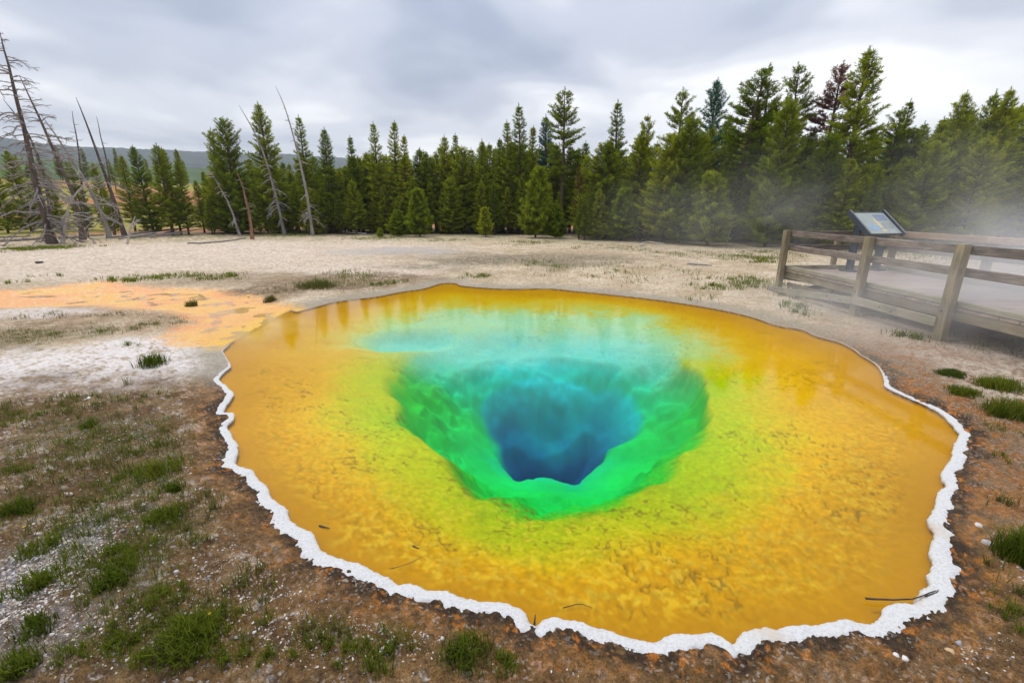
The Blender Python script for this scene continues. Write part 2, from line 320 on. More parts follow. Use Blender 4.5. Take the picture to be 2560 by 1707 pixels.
def near_box(x, y, P, m):
    lo, hi = P.min(0) - m, P.max(0) + m
    return (x > lo[0]) & (x < hi[0]) & (y > lo[1]) & (y < hi[1])
def sdist(x, y, P, m):
    """signed distance (positive inside); far points get -m"""
    D = np.full(x.shape, -m); k = near_box(x, y, P, m)
    if k.any():
        d, i = seg_dist(x[k], y[k], P); D[k] = np.where(i, d, -d)
    return np.maximum(D, -m)
def cdist(x, y, P):
    """signed distance to a contour (positive inside) and its depth, blended by nearness"""
    d, i = seg_dist(x, y, P[:, :2])
    num = np.zeros_like(x); den = np.zeros_like(x)
    for px, py, pz in P:
        wgt = 1.0 / ((x - px) ** 2 + (y - py) ** 2 + 0.02) ** 2; num += wgt * pz; den += wgt
    return np.where(i, d, -d), num / den
def bed_depth(x, y, d0):
    wx = 0.42 * (fbm(x, y, 1.0, 3, 27) - 0.5); wy = 0.42 * (fbm(x, y, 1.0, 3, 28) - 0.5)
    xo, yo = x, y; x, y = x + wx, y + wy
    dl, zl = cdist(x, y, LIP); dr, zr = cdist(x, y, RIM2); dh, zh = cdist(x, y, HOLE); dp, zp = cdist(x, y, PIT)
    pos = lambda v: np.maximum(v, 0)
    wob = 0.5 * (fbm(x, y, 0.9, 3, 29) - 0.5)
    x, y = xo, yo
    t1 = d0 / (d0 + pos(-dl) + 1e-6)
    z = 0.045 + (zl - 0.045) * t1 ** 1.25
    t2 = pos(dl) / (pos(dl) + pos(-dr) + 1e-6)
    z = np.where(dl > 0, zl + (zr - zl) * (0.4 * t2 + 0.6 * sst(0.0, 1.0, t2)), z)
    t3 = pos(dr) / (pos(dr) + pos(-dh) + 1e-6)
    z = np.where(dr > 0, zr + (zh - zr) * t3, z)
    t4 = pos(dh) / (pos(dh) + pos(-dp) + 1e-6)
    z = np.where(dh > 0, zh + (zp - zh) * t4, z)
    z = z + np.where(dp > 0, 0.9 * (1 - np.exp(-pos(dp) / 0.8)), 0)
    # relief: billowed sinter lumps in the funnel, fine crumbs on the shelf
    bil = np.abs(fbm(x, y, 1.5, 4, 31) - 0.5) * 2; b2 = np.abs(fbm(x, y, 4.2, 3, 41) - 0.5) * 2
    fun = sst(0.3, 0.9, z)
    dam = 1 - 0.75 * sst(0.9, 1.5, z)
    fy = sst(9.2, 7.2, y)
    z = z - fun * dam * (0.35 + 0.65 * fy) * (bil * 0.34 + b2 * 0.10 - 0.10)
    z = z + (1 - fun) * sst(0.06, 0.2, z) * (0.09 * (fbm(x, y, 0.9, 3, 51) - 0.5) + 0.014 * (fbm(x, y, 9, 3, 57) - 0.5))
    crumb = sst(0.55, 0.70, fbm(x, y, 14, 4, 63, 0.6)) * 0.028 - sst(0.022, 0.004, np.abs(fbm(x, y, 3.0, 4, 94, 0.6) - 0.5)) * sst(0.50, 0.62, fbm(x, y, 0.9, 3, 95)) * 0.03
    z = z - (1 - fun) * crumb * sst(0.05, 0.12, z) * sst(6.5, 2.8, y) * 0.55 * sst(0.42, 0.6, fbm(x, y, 0.8, 3, 98))
    # side pocket in the far left of the basin
    q = ((x - POCK_C[0]) * 0.82 + (y - POCK_C[1]) * 0.57) / 1.5, ((x - POCK_C[0]) * -0.57 + (y - POCK_C[1]) * 0.82) / 0.75
    z = z + 0.26 * sst(1.0, 0.3, np.sqrt(q[0] ** 2 + q[1] ** 2)) * sst(0.1, 0.3, z)
    return np.maximum(z, 0.02)
def outer_z(x, y, d, dc):
    """ground height outside the water; d, dc = distance outside the pool and the channel"""
    r = np.hypot(x, y)
    e = np.minimum(d, dc)
    z = 0.012 + 0.055 * (1 - np.exp(-np.maximum(e, 0) / 0.35)) + 0.05 * sst(0.5, 5, e)
    z = z + sst(0.05, 0.6, e) * (0.075 * (fbm(x, y, 0.7, 4, 3) - 0.42) + 0.035 * (fbm(x, y, 5.5, 4, 9) - 0.45))
    z = z + sst(0.06, 0.3, e) * sst(14, 6, r) * (0.034 * np.abs(fbm(x, y, 15, 3, 91) - 0.5) * 2 + 0.018 * (fbm(x, y, 34, 2, 92) - 0.5))
    z = z + sst(0.03, 0.1, e) * sst(0.55, 0.2, e) * sst(14, 7, r) * 0.030 * np.abs(fbm(x, y, 11, 4, 97, 0.6) - 0.5) * 2
    z = np.maximum(z, 0.010)
    z = z + 0.10 * sst(6.5, 8.5, x) * sst(12, 9, y) * sst(2, 5, y)
    z = z + 9.0 * sst(62, 170, r) * sst(-0.05, -0.5, x / (np.abs(y) + 1)) + 0.6 * (fbm(x, y, 0.03, 3, 77) - 0.5) * sst(40, 80, r)
    return z
def ground_z(x, y):
    x = np.atleast_1d(np.asarray(x, float)); y = np.atleast_1d(np.asarray(y, float))
    d = -sdist(x, y, OUT, 8.0); dc = -sdist(x, y, CH, 8.0)
    z = outer_z(x, y, np.maximum(d, 0), np.maximum(dc, 0))
    z = np.where((dc < 0), -0.012, z); z = np.where(d < 0, -0.05, z); return z
def gz(x, y): return float(ground_z(x, y)[0])

# ------------------------------------------------------------------ ground sheet (finer towards the viewpoint, reaching the horizon)
rad = np.concatenate([[0.02, 0.35, 0.7, 1.0], np.geomspace(1.25, 42, 560), np.geomspace(43.5, 3600, 84)])
fr = np.linspace(R(-60), R(60), 800); bk = np.linspace(R(60), R(300), 60)[1:-1]
ang = np.concatenate([fr, bk]); nA, nR = len(ang), len(rad)
rr, aa = np.meshgrid(rad, ang, indexing='ij')
X = (rr * np.sin(aa)).ravel(); Y = (rr * np.cos(aa)).ravel()
dpool = sdist(X, Y, OUT, 8.0); dch = sdist(X, Y, CH, 8.0)
inp = dpool > 0
Z = outer_z(X, Y, np.maximum(-dpool, 0), np.maximum(-dch, 0))
inch = (dch > 0) & ~inp
Z = np.where(inch, 0.012 - 0.007 * sst(0, 0.3, dch) + 0.034 * (fbm(X, Y, 2.6, 5, 13) - 0.5) * sst(0.0, 0.2, dch) - 0.004 * sst(-7.5, -5.2, X) * sst(0, 0.3, dch), Z)
depth = np.zeros_like(X)
depth[inp] = bed_depth(X[inp], Y[inp], dpool[inp])
Z[inp] = -depth[inp]

# colours of the crusts, soils and mats
def C(*c): return np.array(c, float)
def lerp(a, b, t): return a + (b - a) * t[:, None]
def blob(px, py, rx, ry, soft=0.5, ns=0.35, sc=None, sd=0):
    cx, cyy = U(px, py); ax = abs(U(px + rx, py)[0] - cx); ay = abs(U(px, py - ry)[1] - U(px, py + ry)[1]) / 2
    q = np.sqrt(((X - cx) / ax) ** 2 + ((Y - cyy) / ay) ** 2)
    k = np.hypot(X - cx, Y - cyy) < 3 * max(ax, ay)
    out = np.zeros_like(X)
    s = sc or 1.6 / math.sqrt(ax * ay)
    out[k] = sst(1 + soft, 1 - soft, q[k] + ns * 4 * (fbm(X[k], Y[k], s, 5, 100 + sd, 0.62) - 0.5))
    return out
d = np.maximum(-dpool, 0.0)
nA_ = fbm(X, Y, 1.1, 6, 21, 0.62); nB_ = fbm(X, Y, 4.5, 5, 22, 0.65); nC_ = fbm(X, Y, 13, 4, 23, 0.65); nD_ = fbm(X, Y, 34, 3, 24, 0.6)
near = sst(20, 5, np.hypot(X, Y))
T = lerp(np.tile(C(0.39, 0.295, 0.18), (len(X), 1)), C(0.55, 0.445, 0.315), sst(0.35, 0.65, nA_ * 0.6 + nB_ * 0.4))
T = lerp(T, C(0.58, 0.475, 0.375), np.maximum.reduce([blob(420, 640, 560, 40, 0.6), blob(100, 690, 260, 14), blob(880, 680, 200, 16)]) * 0.85)
T = lerp(T, C(0.27, 0.20, 0.125), sst(0.52, 0.66, nB_ * 0.5 + nC_ * 0.5) * 0.6)
T = T * (1 + 0.9 * (nD_ - 0.5) + 0.5 * (nC_ - 0.5))[:, None]
BROWN, ORNG, DARK, GREY, WHITE = C(0.150, 0.088, 0.036), C(0.40, 0.165, 0.035), C(0.045, 0.030, 0.018), C(0.30, 0.295, 0.30), C(0.70, 0.64, 0.60)
OLIVE = C(0.15, 0.135, 0.05)
# far patches
T = lerp(T, C(0.19, 0.155, 0.10), np.maximum(blob(1270, 655, 250, 17, 0.6, 0.5), blob(1120, 668, 160, 9, 0.6, 0.5) * 0.0) * sst(0.22, 0.5, nC_))
T = lerp(T, C(0.36, 0.33, 0.31), blob(1000, 632, 150, 10) * 0.7)
T = lerp(T, C(0.185, 0.125, 0.068), np.maximum.reduce([blob(850, 712, 230, 22, 0.5, 0.5), blob(680, 730, 110, 22), blob(620, 700, 200, 12) * 0.6]) * sst(0.30, 0.50, nB_ * .5 + nC_ * .5) * 0.95)
T = lerp(T, C(0.30, 0.22, 0.13), blob(1500, 640, 500, 14, 0.6) * sst(0.5, 0.65, nB_) * 0.6)
# left bank
left = sst(0.5, -1.5, X + 0.0)
T = lerp(T, C(0.30, 0.195, 0.12), np.maximum.reduce([blob(200, 800, 360, 40, 0.6), blob(430, 790, 130, 30)]) * sst(0.38, 0.58, nB_ * 0.6 + nC_ * 0.4) * 0.9)
T = lerp(T, WHITE, np.maximum.reduce([blob(230, 930, 330, 70, 0.5), blob(420, 890, 130, 60) * 0.8, blob(60, 790, 130, 16) * .7]) * sst(0.36, 0.52, nC_ * 0.5 + nB_ * 0.3 + nD_ * 0.2) * 0.95)
fore = np.maximum(sst(6.6, 5.0, Y + 1.0 * (nA_ - 0.5) * 2) * sst(0.0, -0.4, X - 3.5), blob(400, 1150, 260, 120)) * sst(12, 9, np.hypot(X, Y))
soil = lerp(np.tile(BROWN, (len(X), 1)), C(0.26, 0.17, 0.085), sst(0.42, 0.6, nB_))
soil = lerp(soil, C(0.095, 0.055, 0.03), sst(0.56, 0.68, nC_) * 0.85)
soil = lerp(soil, C(0.54, 0.47, 0.39), sst(0.56, 0.66, nB_ * 0.35 + nC_ * 0.3 + nD_ * 0.35 + 0.12 * (nA_ - 0.5)) * 0.9)
T = T * (1 - fore[:, None]) + soil * fore[:, None]
T = lerp(T, C(0.215, 0.115, 0.036), np.maximum.reduce([blob(700, 1600, 420, 90, 0.5), blob(1300, 1690, 500, 60), blob(330, 1560, 160, 130) * 0.7]) * sst(0.6, 0.42, nC_) * 0.85)
T = lerp(T, GREY, np.maximum(blob(40, 1480, 130, 190, 0.5), blob(130, 1600, 130, 90) * 0.7) * (0.25 + 0.6 * sst(0.4, 0.55, nD_)) * 0.8)
T = lerp(T, C(0.105, 0.085, 0.030), np.maximum.reduce([blob(406, 1190, 90, 60, 0.6, 0.6), blob(420, 1315, 90, 50, 0.6, 0.6), blob(290, 1445, 110, 70, 0.6, 0.6), blob(473, 1640, 140, 60, 0.6, 0.6), blob(60, 850, 120, 28, 0.6, 0.6), blob(250, 1100, 150, 50, 0.6, 0.6), blob(1130, 1660, 130, 40, 0.6, 0.6)]) * sst(0.36, 0.54, nC_ * .5 + nD_ * .5) * 0.8)
# right bank
rgt = sst(2.8, 4.4, X) * sst(9.5, 6.0, Y)
grit = lerp(np.tile(C(0.52, 0.43, 0.33), (len(X), 1)), C(0.24, 0.155, 0.085), sst(0.40, 0.58, nB_ * 0.4 + nC_ * 0.6))
T = T * (1 - rgt[:, None]) + grit * rgt[:, None]
T = lerp(T, C(0.47, 0.375, 0.29), blob(2300, 880, 260, 60) * 0.8)
# rings around the pool: black crust, rusty mineral band, damp margin
ringn = sst(10.5, 5.0, Y + 1.5 * (nA_ - 0.5)) * np.where(X < -3.4, sst(6.6, 5.6, Y), 1)
jig = 0.22 * (nB_ - 0.5) + 0.14 * (nC_ - 0.5)
rust = ringn * np.where(X > 2, sst(1.05, 0.25, d + jig * 2.0), sst(0.75, 0.15, d + jig * 2.4)) * np.where(X > 3, 1.0, 0.85)
T = T * (1 - rust[:, None] * 0.88) + lerp(np.tile(C(0.17, 0.093, 0.036), (len(X), 1)), C(0.33, 0.145, 0.03), sst(0.47, 0.60, nB_ * 0.45 + nC_ * 0.55)) * (rust[:, None] * 0.88)
T = lerp(T, C(0.26, 0.115, 0.04), ringn * sst(2.2, 0.8, d + jig * 2) * sst(3.2, 4.2, X) * sst(0.45, 0.6, nC_ * .5 + nB_ * .5) * 0.85)
dark = ringn * sst(0.26, 0.09, d + jig * 1.2) * sst(0.28, 0.42, nC_ * 0.6 + nD_ * 0.4)
T = lerp(T, DARK, dark * 0.95)
T = lerp(T, C(0.42, 0.15, 0.025), ringn * sst(0.42, 0.2, d + jig) * sst(0.60, 0.68, nC_ * 0.5 + nD_ * 0.5))
T = lerp(T, C(0.30, 0.265, 0.20), (1 - ringn) * sst(0.75, 0.1, d + jig) * (d > 0) * 0.8)
# runoff channel: orange and salmon mats
chm = sst(-0.6, 0.15, dch + 0.9 * (nB_ - 0.5))
chc = lerp(np.tile(C(0.78, 0.38, 0.17), (len(X), 1)), C(0.78, 0.44, 0.16), sst(0.42, 0.6, nA_))
chc = lerp(chc, C(0.66, 0.24, 0.07), sst(0.58, 0.72, nB_ * .6 + nC_ * .4) * 0.45); chc = lerp(chc, C(0.75, 0.58, 0.42), sst(0.58, 0.72, nC_) * sst(-8, -12, X) * 0.6)
chc = lerp(chc, C(0.78, 0.48, 0.06), sst(-6.5, -4.5, X))
T = T * (1 - chm[:, None]) + chc * chm[:, None]
# forest floor, far meadow
rd = np.hypot(X, Y)
fl = sst(38, 44, Y + np.where(X > 3, (X - 3) * 0.72, 0) + 3 * (nA_ - 0.5) * 2)
T = lerp(T, C(0.115, 0.09, 0.045), fl * sst(-33, -27, X + 6 * (nA_ - .5)) * 0.9)
T = lerp(T, C(0.13, 0.15, 0.035), sst(0.50, 0.60, nA_) * sst(30, 36, Y + np.maximum(X, 0) * 0.5) * 0.55)
me_ = sst(50, 62, rd)
mead = lerp(np.tile(C(0.33, 0.135, 0.05), (len(X), 1)), C(0.26, 0.22, 0.04), sst(0.4, 0.55, fbm(X, Y, 0.06, 4, 61)))
mead = lerp(mead, C(0.14, 0.22, 0.045), sst(110, 200, rd))
T = T * (1 - me_[:, None]) + mead * me_[:, None]

# pool mats and sinter; deep water's light absorption painted in as teal and blue
def rampc(v, pts):
    ps = [p for p, _ in pts]; return np.stack([np.interp(v, ps, [c[k] for _, c in pts]) for k in range(3)], 1)
xb, yb, zb = X[inp], Y[inp], depth[inp]
jz = zb * (1 + 0.5 * (fbm(xb, yb, 1.2, 4, 71) - 0.5)) + 0.12 * (fbm(xb, yb, 4.5, 4, 73, 0.6) - 0.5) * sst(0.05, 0.25, zb)
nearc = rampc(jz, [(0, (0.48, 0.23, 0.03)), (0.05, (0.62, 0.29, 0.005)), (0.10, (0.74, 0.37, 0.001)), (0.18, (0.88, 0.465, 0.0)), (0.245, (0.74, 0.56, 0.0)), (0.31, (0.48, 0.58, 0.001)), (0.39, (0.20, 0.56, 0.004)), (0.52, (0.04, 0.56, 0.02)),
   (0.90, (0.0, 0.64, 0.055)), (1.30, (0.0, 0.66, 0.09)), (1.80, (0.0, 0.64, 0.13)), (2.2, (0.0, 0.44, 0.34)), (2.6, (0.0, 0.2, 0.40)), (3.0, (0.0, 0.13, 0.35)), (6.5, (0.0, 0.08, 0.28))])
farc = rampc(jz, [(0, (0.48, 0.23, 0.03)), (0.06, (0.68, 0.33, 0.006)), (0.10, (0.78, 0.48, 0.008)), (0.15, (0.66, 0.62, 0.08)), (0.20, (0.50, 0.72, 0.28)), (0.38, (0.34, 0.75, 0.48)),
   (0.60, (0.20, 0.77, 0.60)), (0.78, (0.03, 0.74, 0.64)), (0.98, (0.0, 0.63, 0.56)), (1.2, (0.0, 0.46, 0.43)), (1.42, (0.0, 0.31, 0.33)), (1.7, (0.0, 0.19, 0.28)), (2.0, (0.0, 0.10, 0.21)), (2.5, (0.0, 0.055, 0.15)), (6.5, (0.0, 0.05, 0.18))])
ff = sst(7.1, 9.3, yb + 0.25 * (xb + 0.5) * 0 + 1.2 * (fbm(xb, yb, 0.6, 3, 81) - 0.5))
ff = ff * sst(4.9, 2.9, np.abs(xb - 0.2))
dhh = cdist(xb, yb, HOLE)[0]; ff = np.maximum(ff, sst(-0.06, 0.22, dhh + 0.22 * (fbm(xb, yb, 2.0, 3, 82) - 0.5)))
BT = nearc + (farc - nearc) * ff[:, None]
BT = BT * (1 + 0.5 * (fbm(xb, yb, 1.4, 4, 84, 0.55) - 0.5) * sst(0.7, 1.2, zb))[:, None]
mth = sst(-0.3, 0.9, dch[inp] + 0.5 * (fbm(xb, yb, 3, 3, 85) - 0.5)); BT = lerp(BT, C(0.82, 0.50, 0.10), mth)
cr_ = sst(0.57, 0.70, fbm(xb, yb, 15, 3, 83, 0.6)) * sst(0.45, 0.2, zb) * sst(0.05, 0.1, zb)
BT = lerp(BT, C(0.78, 0.56, 0.05), cr_ * 0.40 * sst(7.5, 3.5, yb))
dk = sst(0.60, 0.72, fbm(xb, yb, 19, 3, 87, 0.6)) * sst(0.6, 0.25, zb) * sst(0.05, 0.1, zb)
BT = lerp(BT, C(0.34, 0.17, 0.015), dk * 0.2 * sst(8, 4, yb))
gr_ = sst(0.52, 0.66, fbm(xb, yb, 3.0, 5, 89, 0.62)) * sst(0.25, 0.4, zb) * sst(1.4, 0.8, zb)
dlp = cdist(xb, yb, LIP)[0]; halo = sst(-1.25, -0.05, dlp + 0.7 * (fbm(xb, yb, 1.6, 4, 99, 0.6) - 0.5)) * sst(0.42, 0.30, zb) * sst(0.10, 0.2, zb) * (1 - ff)
BT = lerp(BT, C(0.52, 0.58, 0.0), halo * 0.8)
BT = BT * (1 - 0.24 * (gr_ * (1 - ff))[:, None])
fro = (0.35 + 0.65 * sst(8.5, 4.0, yb)) * sst(0.04, 0.09, zb) * sst(1.0, 0.5, zb)
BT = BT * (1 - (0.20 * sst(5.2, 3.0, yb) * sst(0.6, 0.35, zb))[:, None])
spk = fbm(xb, yb, 26, 3, 93, 0.7); BT = BT * (1 + 0.6 * (spk - 0.5) * fro)[:, None]
rdg = np.abs(fbm(xb, yb, 3.0, 4, 94, 0.6) - 0.5); ckm = sst(0.022, 0.004, rdg) * sst(0.50, 0.62, fbm(xb, yb, 0.9, 3, 95)) * fro
BT = lerp(BT, C(0.22, 0.12, 0.01), ckm * 0.75)
lum = sst(0.57, 0.66, fbm(xb, yb, 16, 4, 63, 0.6)) * sst(0.42, 0.58, fbm(xb, yb, 1.2, 3, 64)) * sst(5.0, 3.0, yb) * fro
BT = lerp(BT, C(0.86, 0.60, 0.03), lum * 0.40)
T[~inp] *= (1.0 + 0.17 * (1 - fore[~inp]))[:, None]
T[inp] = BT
T = np.clip(T, 0.002, 0.85)

V = np.c_[X, Y, Z]
i = np.arange(nR - 1)[:, None] * nA; j = np.arange(nA)[None]; j2 = (j + 1) % nA
F = np.stack([i + j, i + nA + j, i + nA + j2, i + j2], -1).reshape(-1, 4)
fin = inp[F].any(1)
GRIT = (1 - chm) * (0.35 + 0.65 * np.maximum(fore, rgt))
def sub_mesh(name, F, m, smooth=True):
    u, inv = np.unique(F, return_inverse=True)
    me = np_mesh(name, V[u], inv.reshape(F.shape)[:, ::-1], smooth, {'tint': ('FLOAT_COLOR', T[u]), 'grit': ('FLOAT', GRIT[u])})
    return tag(link(name, me, None, m), kind='structure')
ground = sub_mesh('ground', F[~fin], M['ground'])
pool_bed = sub_mesh('pool_bed', F[fin], M['bed'])

# ------------------------------------------------------------------ water: one closed body, its sheet at height zero, its sides buried under the banks
wb = np.array([(-46, 2.0), (-46, 22), (-9, 22), (-3, 16.5), (8.2, 14.6), (7.6, 4.0), (6.2, 1.72), (-5.2, 1.72), (-7.0, 3.0)])
wv = np.vstack([np.c_[wb, np.zeros(len(wb))], np.c_[wb, np.full(len(wb), -8.0)]]); k = len(wb)
wm = bpy.data.meshes.new('pool_water')
wm.from_pydata(wv.tolist(), [], [list(range(k))[::-1], list(range(k, 2 * k))] + [[a, (a + 1) % k, k + (a + 1) % k, k + a] for a in range(k)])
wm.update(); tag(link('pool_water', wm, None, M['water']), kind='structure')

# ------------------------------------------------------------------ white sinter rim
P = resample(OUT, 0.011)
a0, a1 = np.array(U(585, 853)), np.array(U(722, 778))
k0 = int(np.argmin(np.hypot(*(P - a0).T))); k1 = int(np.argmin(np.hypot(*(P - a1).T)))
P = np.roll(P, -k0, 0); k1 = (k1 - k0) % len(P)
if k1 > len(P) / 2: P = P[:k1 + 1]
else: P = np.vstack([P[k1:], P[:1]])[::-1]
tn = np.gradient(P, axis=0)
for _ in range(3): tn = (tn + np.roll(tn, 1, 0) + np.roll(tn, -1, 0)) / 3
kk = 12; ker = np.ones(2 * kk + 1) / (2 * kk + 1)
tn = np.c_[np.convolve(tn[:, 0], ker, 'same'), np.convolve(tn[:, 1], ker, 'same')]
tn /= np.linalg.norm(tn, axis=1)[:, None] + 1e-9
nr = np.c_[tn[:, 1], -tn[:, 0]]
if np.mean(np.sum(nr * (P - cen), 1)) < 0: nr = -nr
n = len(P); s = np.arange(n) * 0.011
wd = np.interp(P[:, 1], [1.5, 3, 5, 6.0, 7.0, 9, 15], [0.125, 0.115, 0.095, 0.065, 0.022, 0.012, 0.010])
wd = np.where((P[:, 0] > 0) & (P[:, 1] > 4.6), wd * np.interp(P[:, 1], [4.6, 5.4, 7], [1, 0.5, 0.8]), wd)
wd = np.where((P[:, 0] < 0) & (P[:, 1] > 5.6), wd * np.interp(P[:, 1], [5.6, 7.2], [1, 1.5]), wd)
wd = wd * (0.62 + 0.76 * fbm(s, s * 0, 1.1, 3, 7))
for g in (U(1334, 1574), U(1842, 1624)):                     # two notches where the crust is broken
    wd *= 1 - 0.72 * np.exp(-(np.hypot(*(P - np.array(g)).T) / 0.035) ** 2)
endf = np.minimum(sst(0, 40, np.arange(n)), sst(0, 40, n - 1 - np.arange(n))); wd = wd * (0.15 + 0.85 * endf)
hh = np.clip(wd * 0.20, 0.003, 0.024)
inn = -0.012 - 0.016 * np.abs(fbm(s, s * 0 + 3, 22, 2, 15) - 0.5) * 2 * np.clip(wd / 0.1, 0.2, 1)
prof = [(0.0, -0.9), (-0.02, -0.1), (0.0, 0.45), (0.10, 0.85), (0.28, 1.0), (0.46, 1.06), (0.62, 1.02), (0.78, 0.9), (0.92, 0.55), (1.0, -0.1), (1.02, -1.0)]
VV = []
outw = wd * (1 + 0.42 * (fbm(s, s * 0 + 9, 9, 4, 25, 0.65) - 0.5) * 2)
for kq, (pt, ph) in enumerate(prof):
    rx = inn * (1 - pt) + outw * pt
    q = P + nr * rx[:, None]
    zz_ = hh * ph + (0.010 * (fbm(q[:, 0], q[:, 1], 28, 3, 35) - 0.5) + 0.018 * (fbm(q[:, 0], q[:, 1], 7, 2, 36) - 0.5)) * np.clip(wd / 0.1, 0.15, 1) * (1 if 0 < kq < 10 else 0)
    if 2 <= kq <= 8: zz_ = np.maximum(zz_, 0.0025)
    VV.append(np.c_[q, zz_ + 0.012 * pt * np.clip(wd / 0.05, 0.6, 1)])
VV = np.stack(VV, 1).reshape(-1, 3); m = len(prof)
i = np.arange(n - 1)[:, None] * m; j = np.arange(m - 1)[None]
F = np.stack([i + j, i + j + 1, i + m + j + 1, i + m + j], -1).reshape(-1, 4)
if np.cross(VV[F[200, 1]] - VV[F[200, 0]], VV[F[200, 3]] - VV[F[200, 0]])[2] < 0: F = F[:, ::-1]
wt = np.repeat(sst(0.012, 0.05, wd), m)[:, None]; rimc = C(0.72, 0.56, 0.42) * (1 - wt) + C(1, 1, 1) * wt
rim = link('sinter_rim', np_mesh('sinter_rim', VV, F, True, {'tint': ('FLOAT_COLOR', rimc)}), None, M['crust']); tag(rim, kind='structure')

# ------------------------------------------------------------------ far hills
def ridge(name, r0, r1, prof, mt, seed, rough, label=None):
    """a long hill: azimuth (deg) -> crest height above the plain"""
    az = np.linspace(-75, 60, 540); rs = np.concatenate([np.linspace(r0, r1, 26), np.linspace(r1, r1 * 1.35, 8)[1:]])
    A, Q = np.meshgrid(np.radians(az), rs, indexing='ij')
    x = Q * np.sin(A); y = Q * np.cos(A)
    h = np.interp(np.degrees(A), [p[0] for p in prof], [p[1] for p in prof])
    t = np.clip((Q - r0) / (r1 - r0), 0, 1); back = np.clip((Q - r1) / (r1 * 0.35), 0, 1)
    z = h * (t ** 0.8) * (1 - back ** 2) + rough * (fbm(x, y, 3.0 / (r1 - r0), 5, seed) - 0.5) * np.minimum(t * 3, 1) * (1 - back) + rough * 0.10 * rng.random(x.shape) * t
    z = z - 1.5
    n0, n1 = x.shape; V = np.stack([x, y, z], -1).reshape(-1, 3)
    i = np.arange(n0 - 1)[:, None] * n1; j = np.arange(n1 - 1)[None]
    F = np.stack([i + j, i + j + 1, i + n1 + j + 1, i + n1 + j], -1).reshape(-1, 4)
    return tag(link(name, np_mesh(name, V, F, True), None, mt), kind='structure')
def hill_mat(name, c):
    m, nt, b, o = mat(name); v = objco(nt)
    n1 = N(nt, 'ShaderNodeTexNoise', inp={'Scale': 0.012, 'Detail': 5.0, 'Roughness': 0.6}); nt.links.new(v, n1.inputs['Vector'])
    n2 = N(nt, 'ShaderNodeTexNoise', inp={'Scale': 0.12, 'Detail': 3.0, 'Roughness': 0.7}); nt.links.new(v, n2.inputs['Vector'])
    mx = N(nt, 'ShaderNodeMix', data_type='FLOAT', inp={0: 0.45}); nt.links.new(n1.outputs[0], mx.inputs[2]); nt.links.new(n2.outputs[0], mx.inputs[3])
    r = ramp(nt, [(0.38, c[0]), (0.5, c[1]), (0.62, c[2])]); nt.links.new(mx.outputs[0], r.inputs[0])
    nt.links.new(r.outputs[0], b.inputs['Base Color']); b.inputs['Roughness'].default_value = 1; b.inputs['Specular IOR Level'].default_value = 0; return m
M['hill_far'] = hill_mat('far_forest_cover', [(0.045, 0.055, 0.055), (0.065, 0.08, 0.075), (0.095, 0.11, 0.10)])
M['hill_mid'] = hill_mat('young_forest_cover', [(0.05, 0.085, 0.045), (0.085, 0.125, 0.06), (0.12, 0.165, 0.08)])
ridge('hill', 900, 1900, [(-75, 205), (-50, 200), (-47, 196), (-43, 180), (-40, 176), (-33, 181), (-28, 186), (-22, 180), (0, 150), (60, 140)], M['hill_far'], 5, 26)
ridge('hill', 330, 700, [(-75, 62), (-48, 56), (-40, 50), (-34, 50), (-28, 48), (-20, 44), (0, 38), (60, 30)], M['hill_mid'], 9, 10)

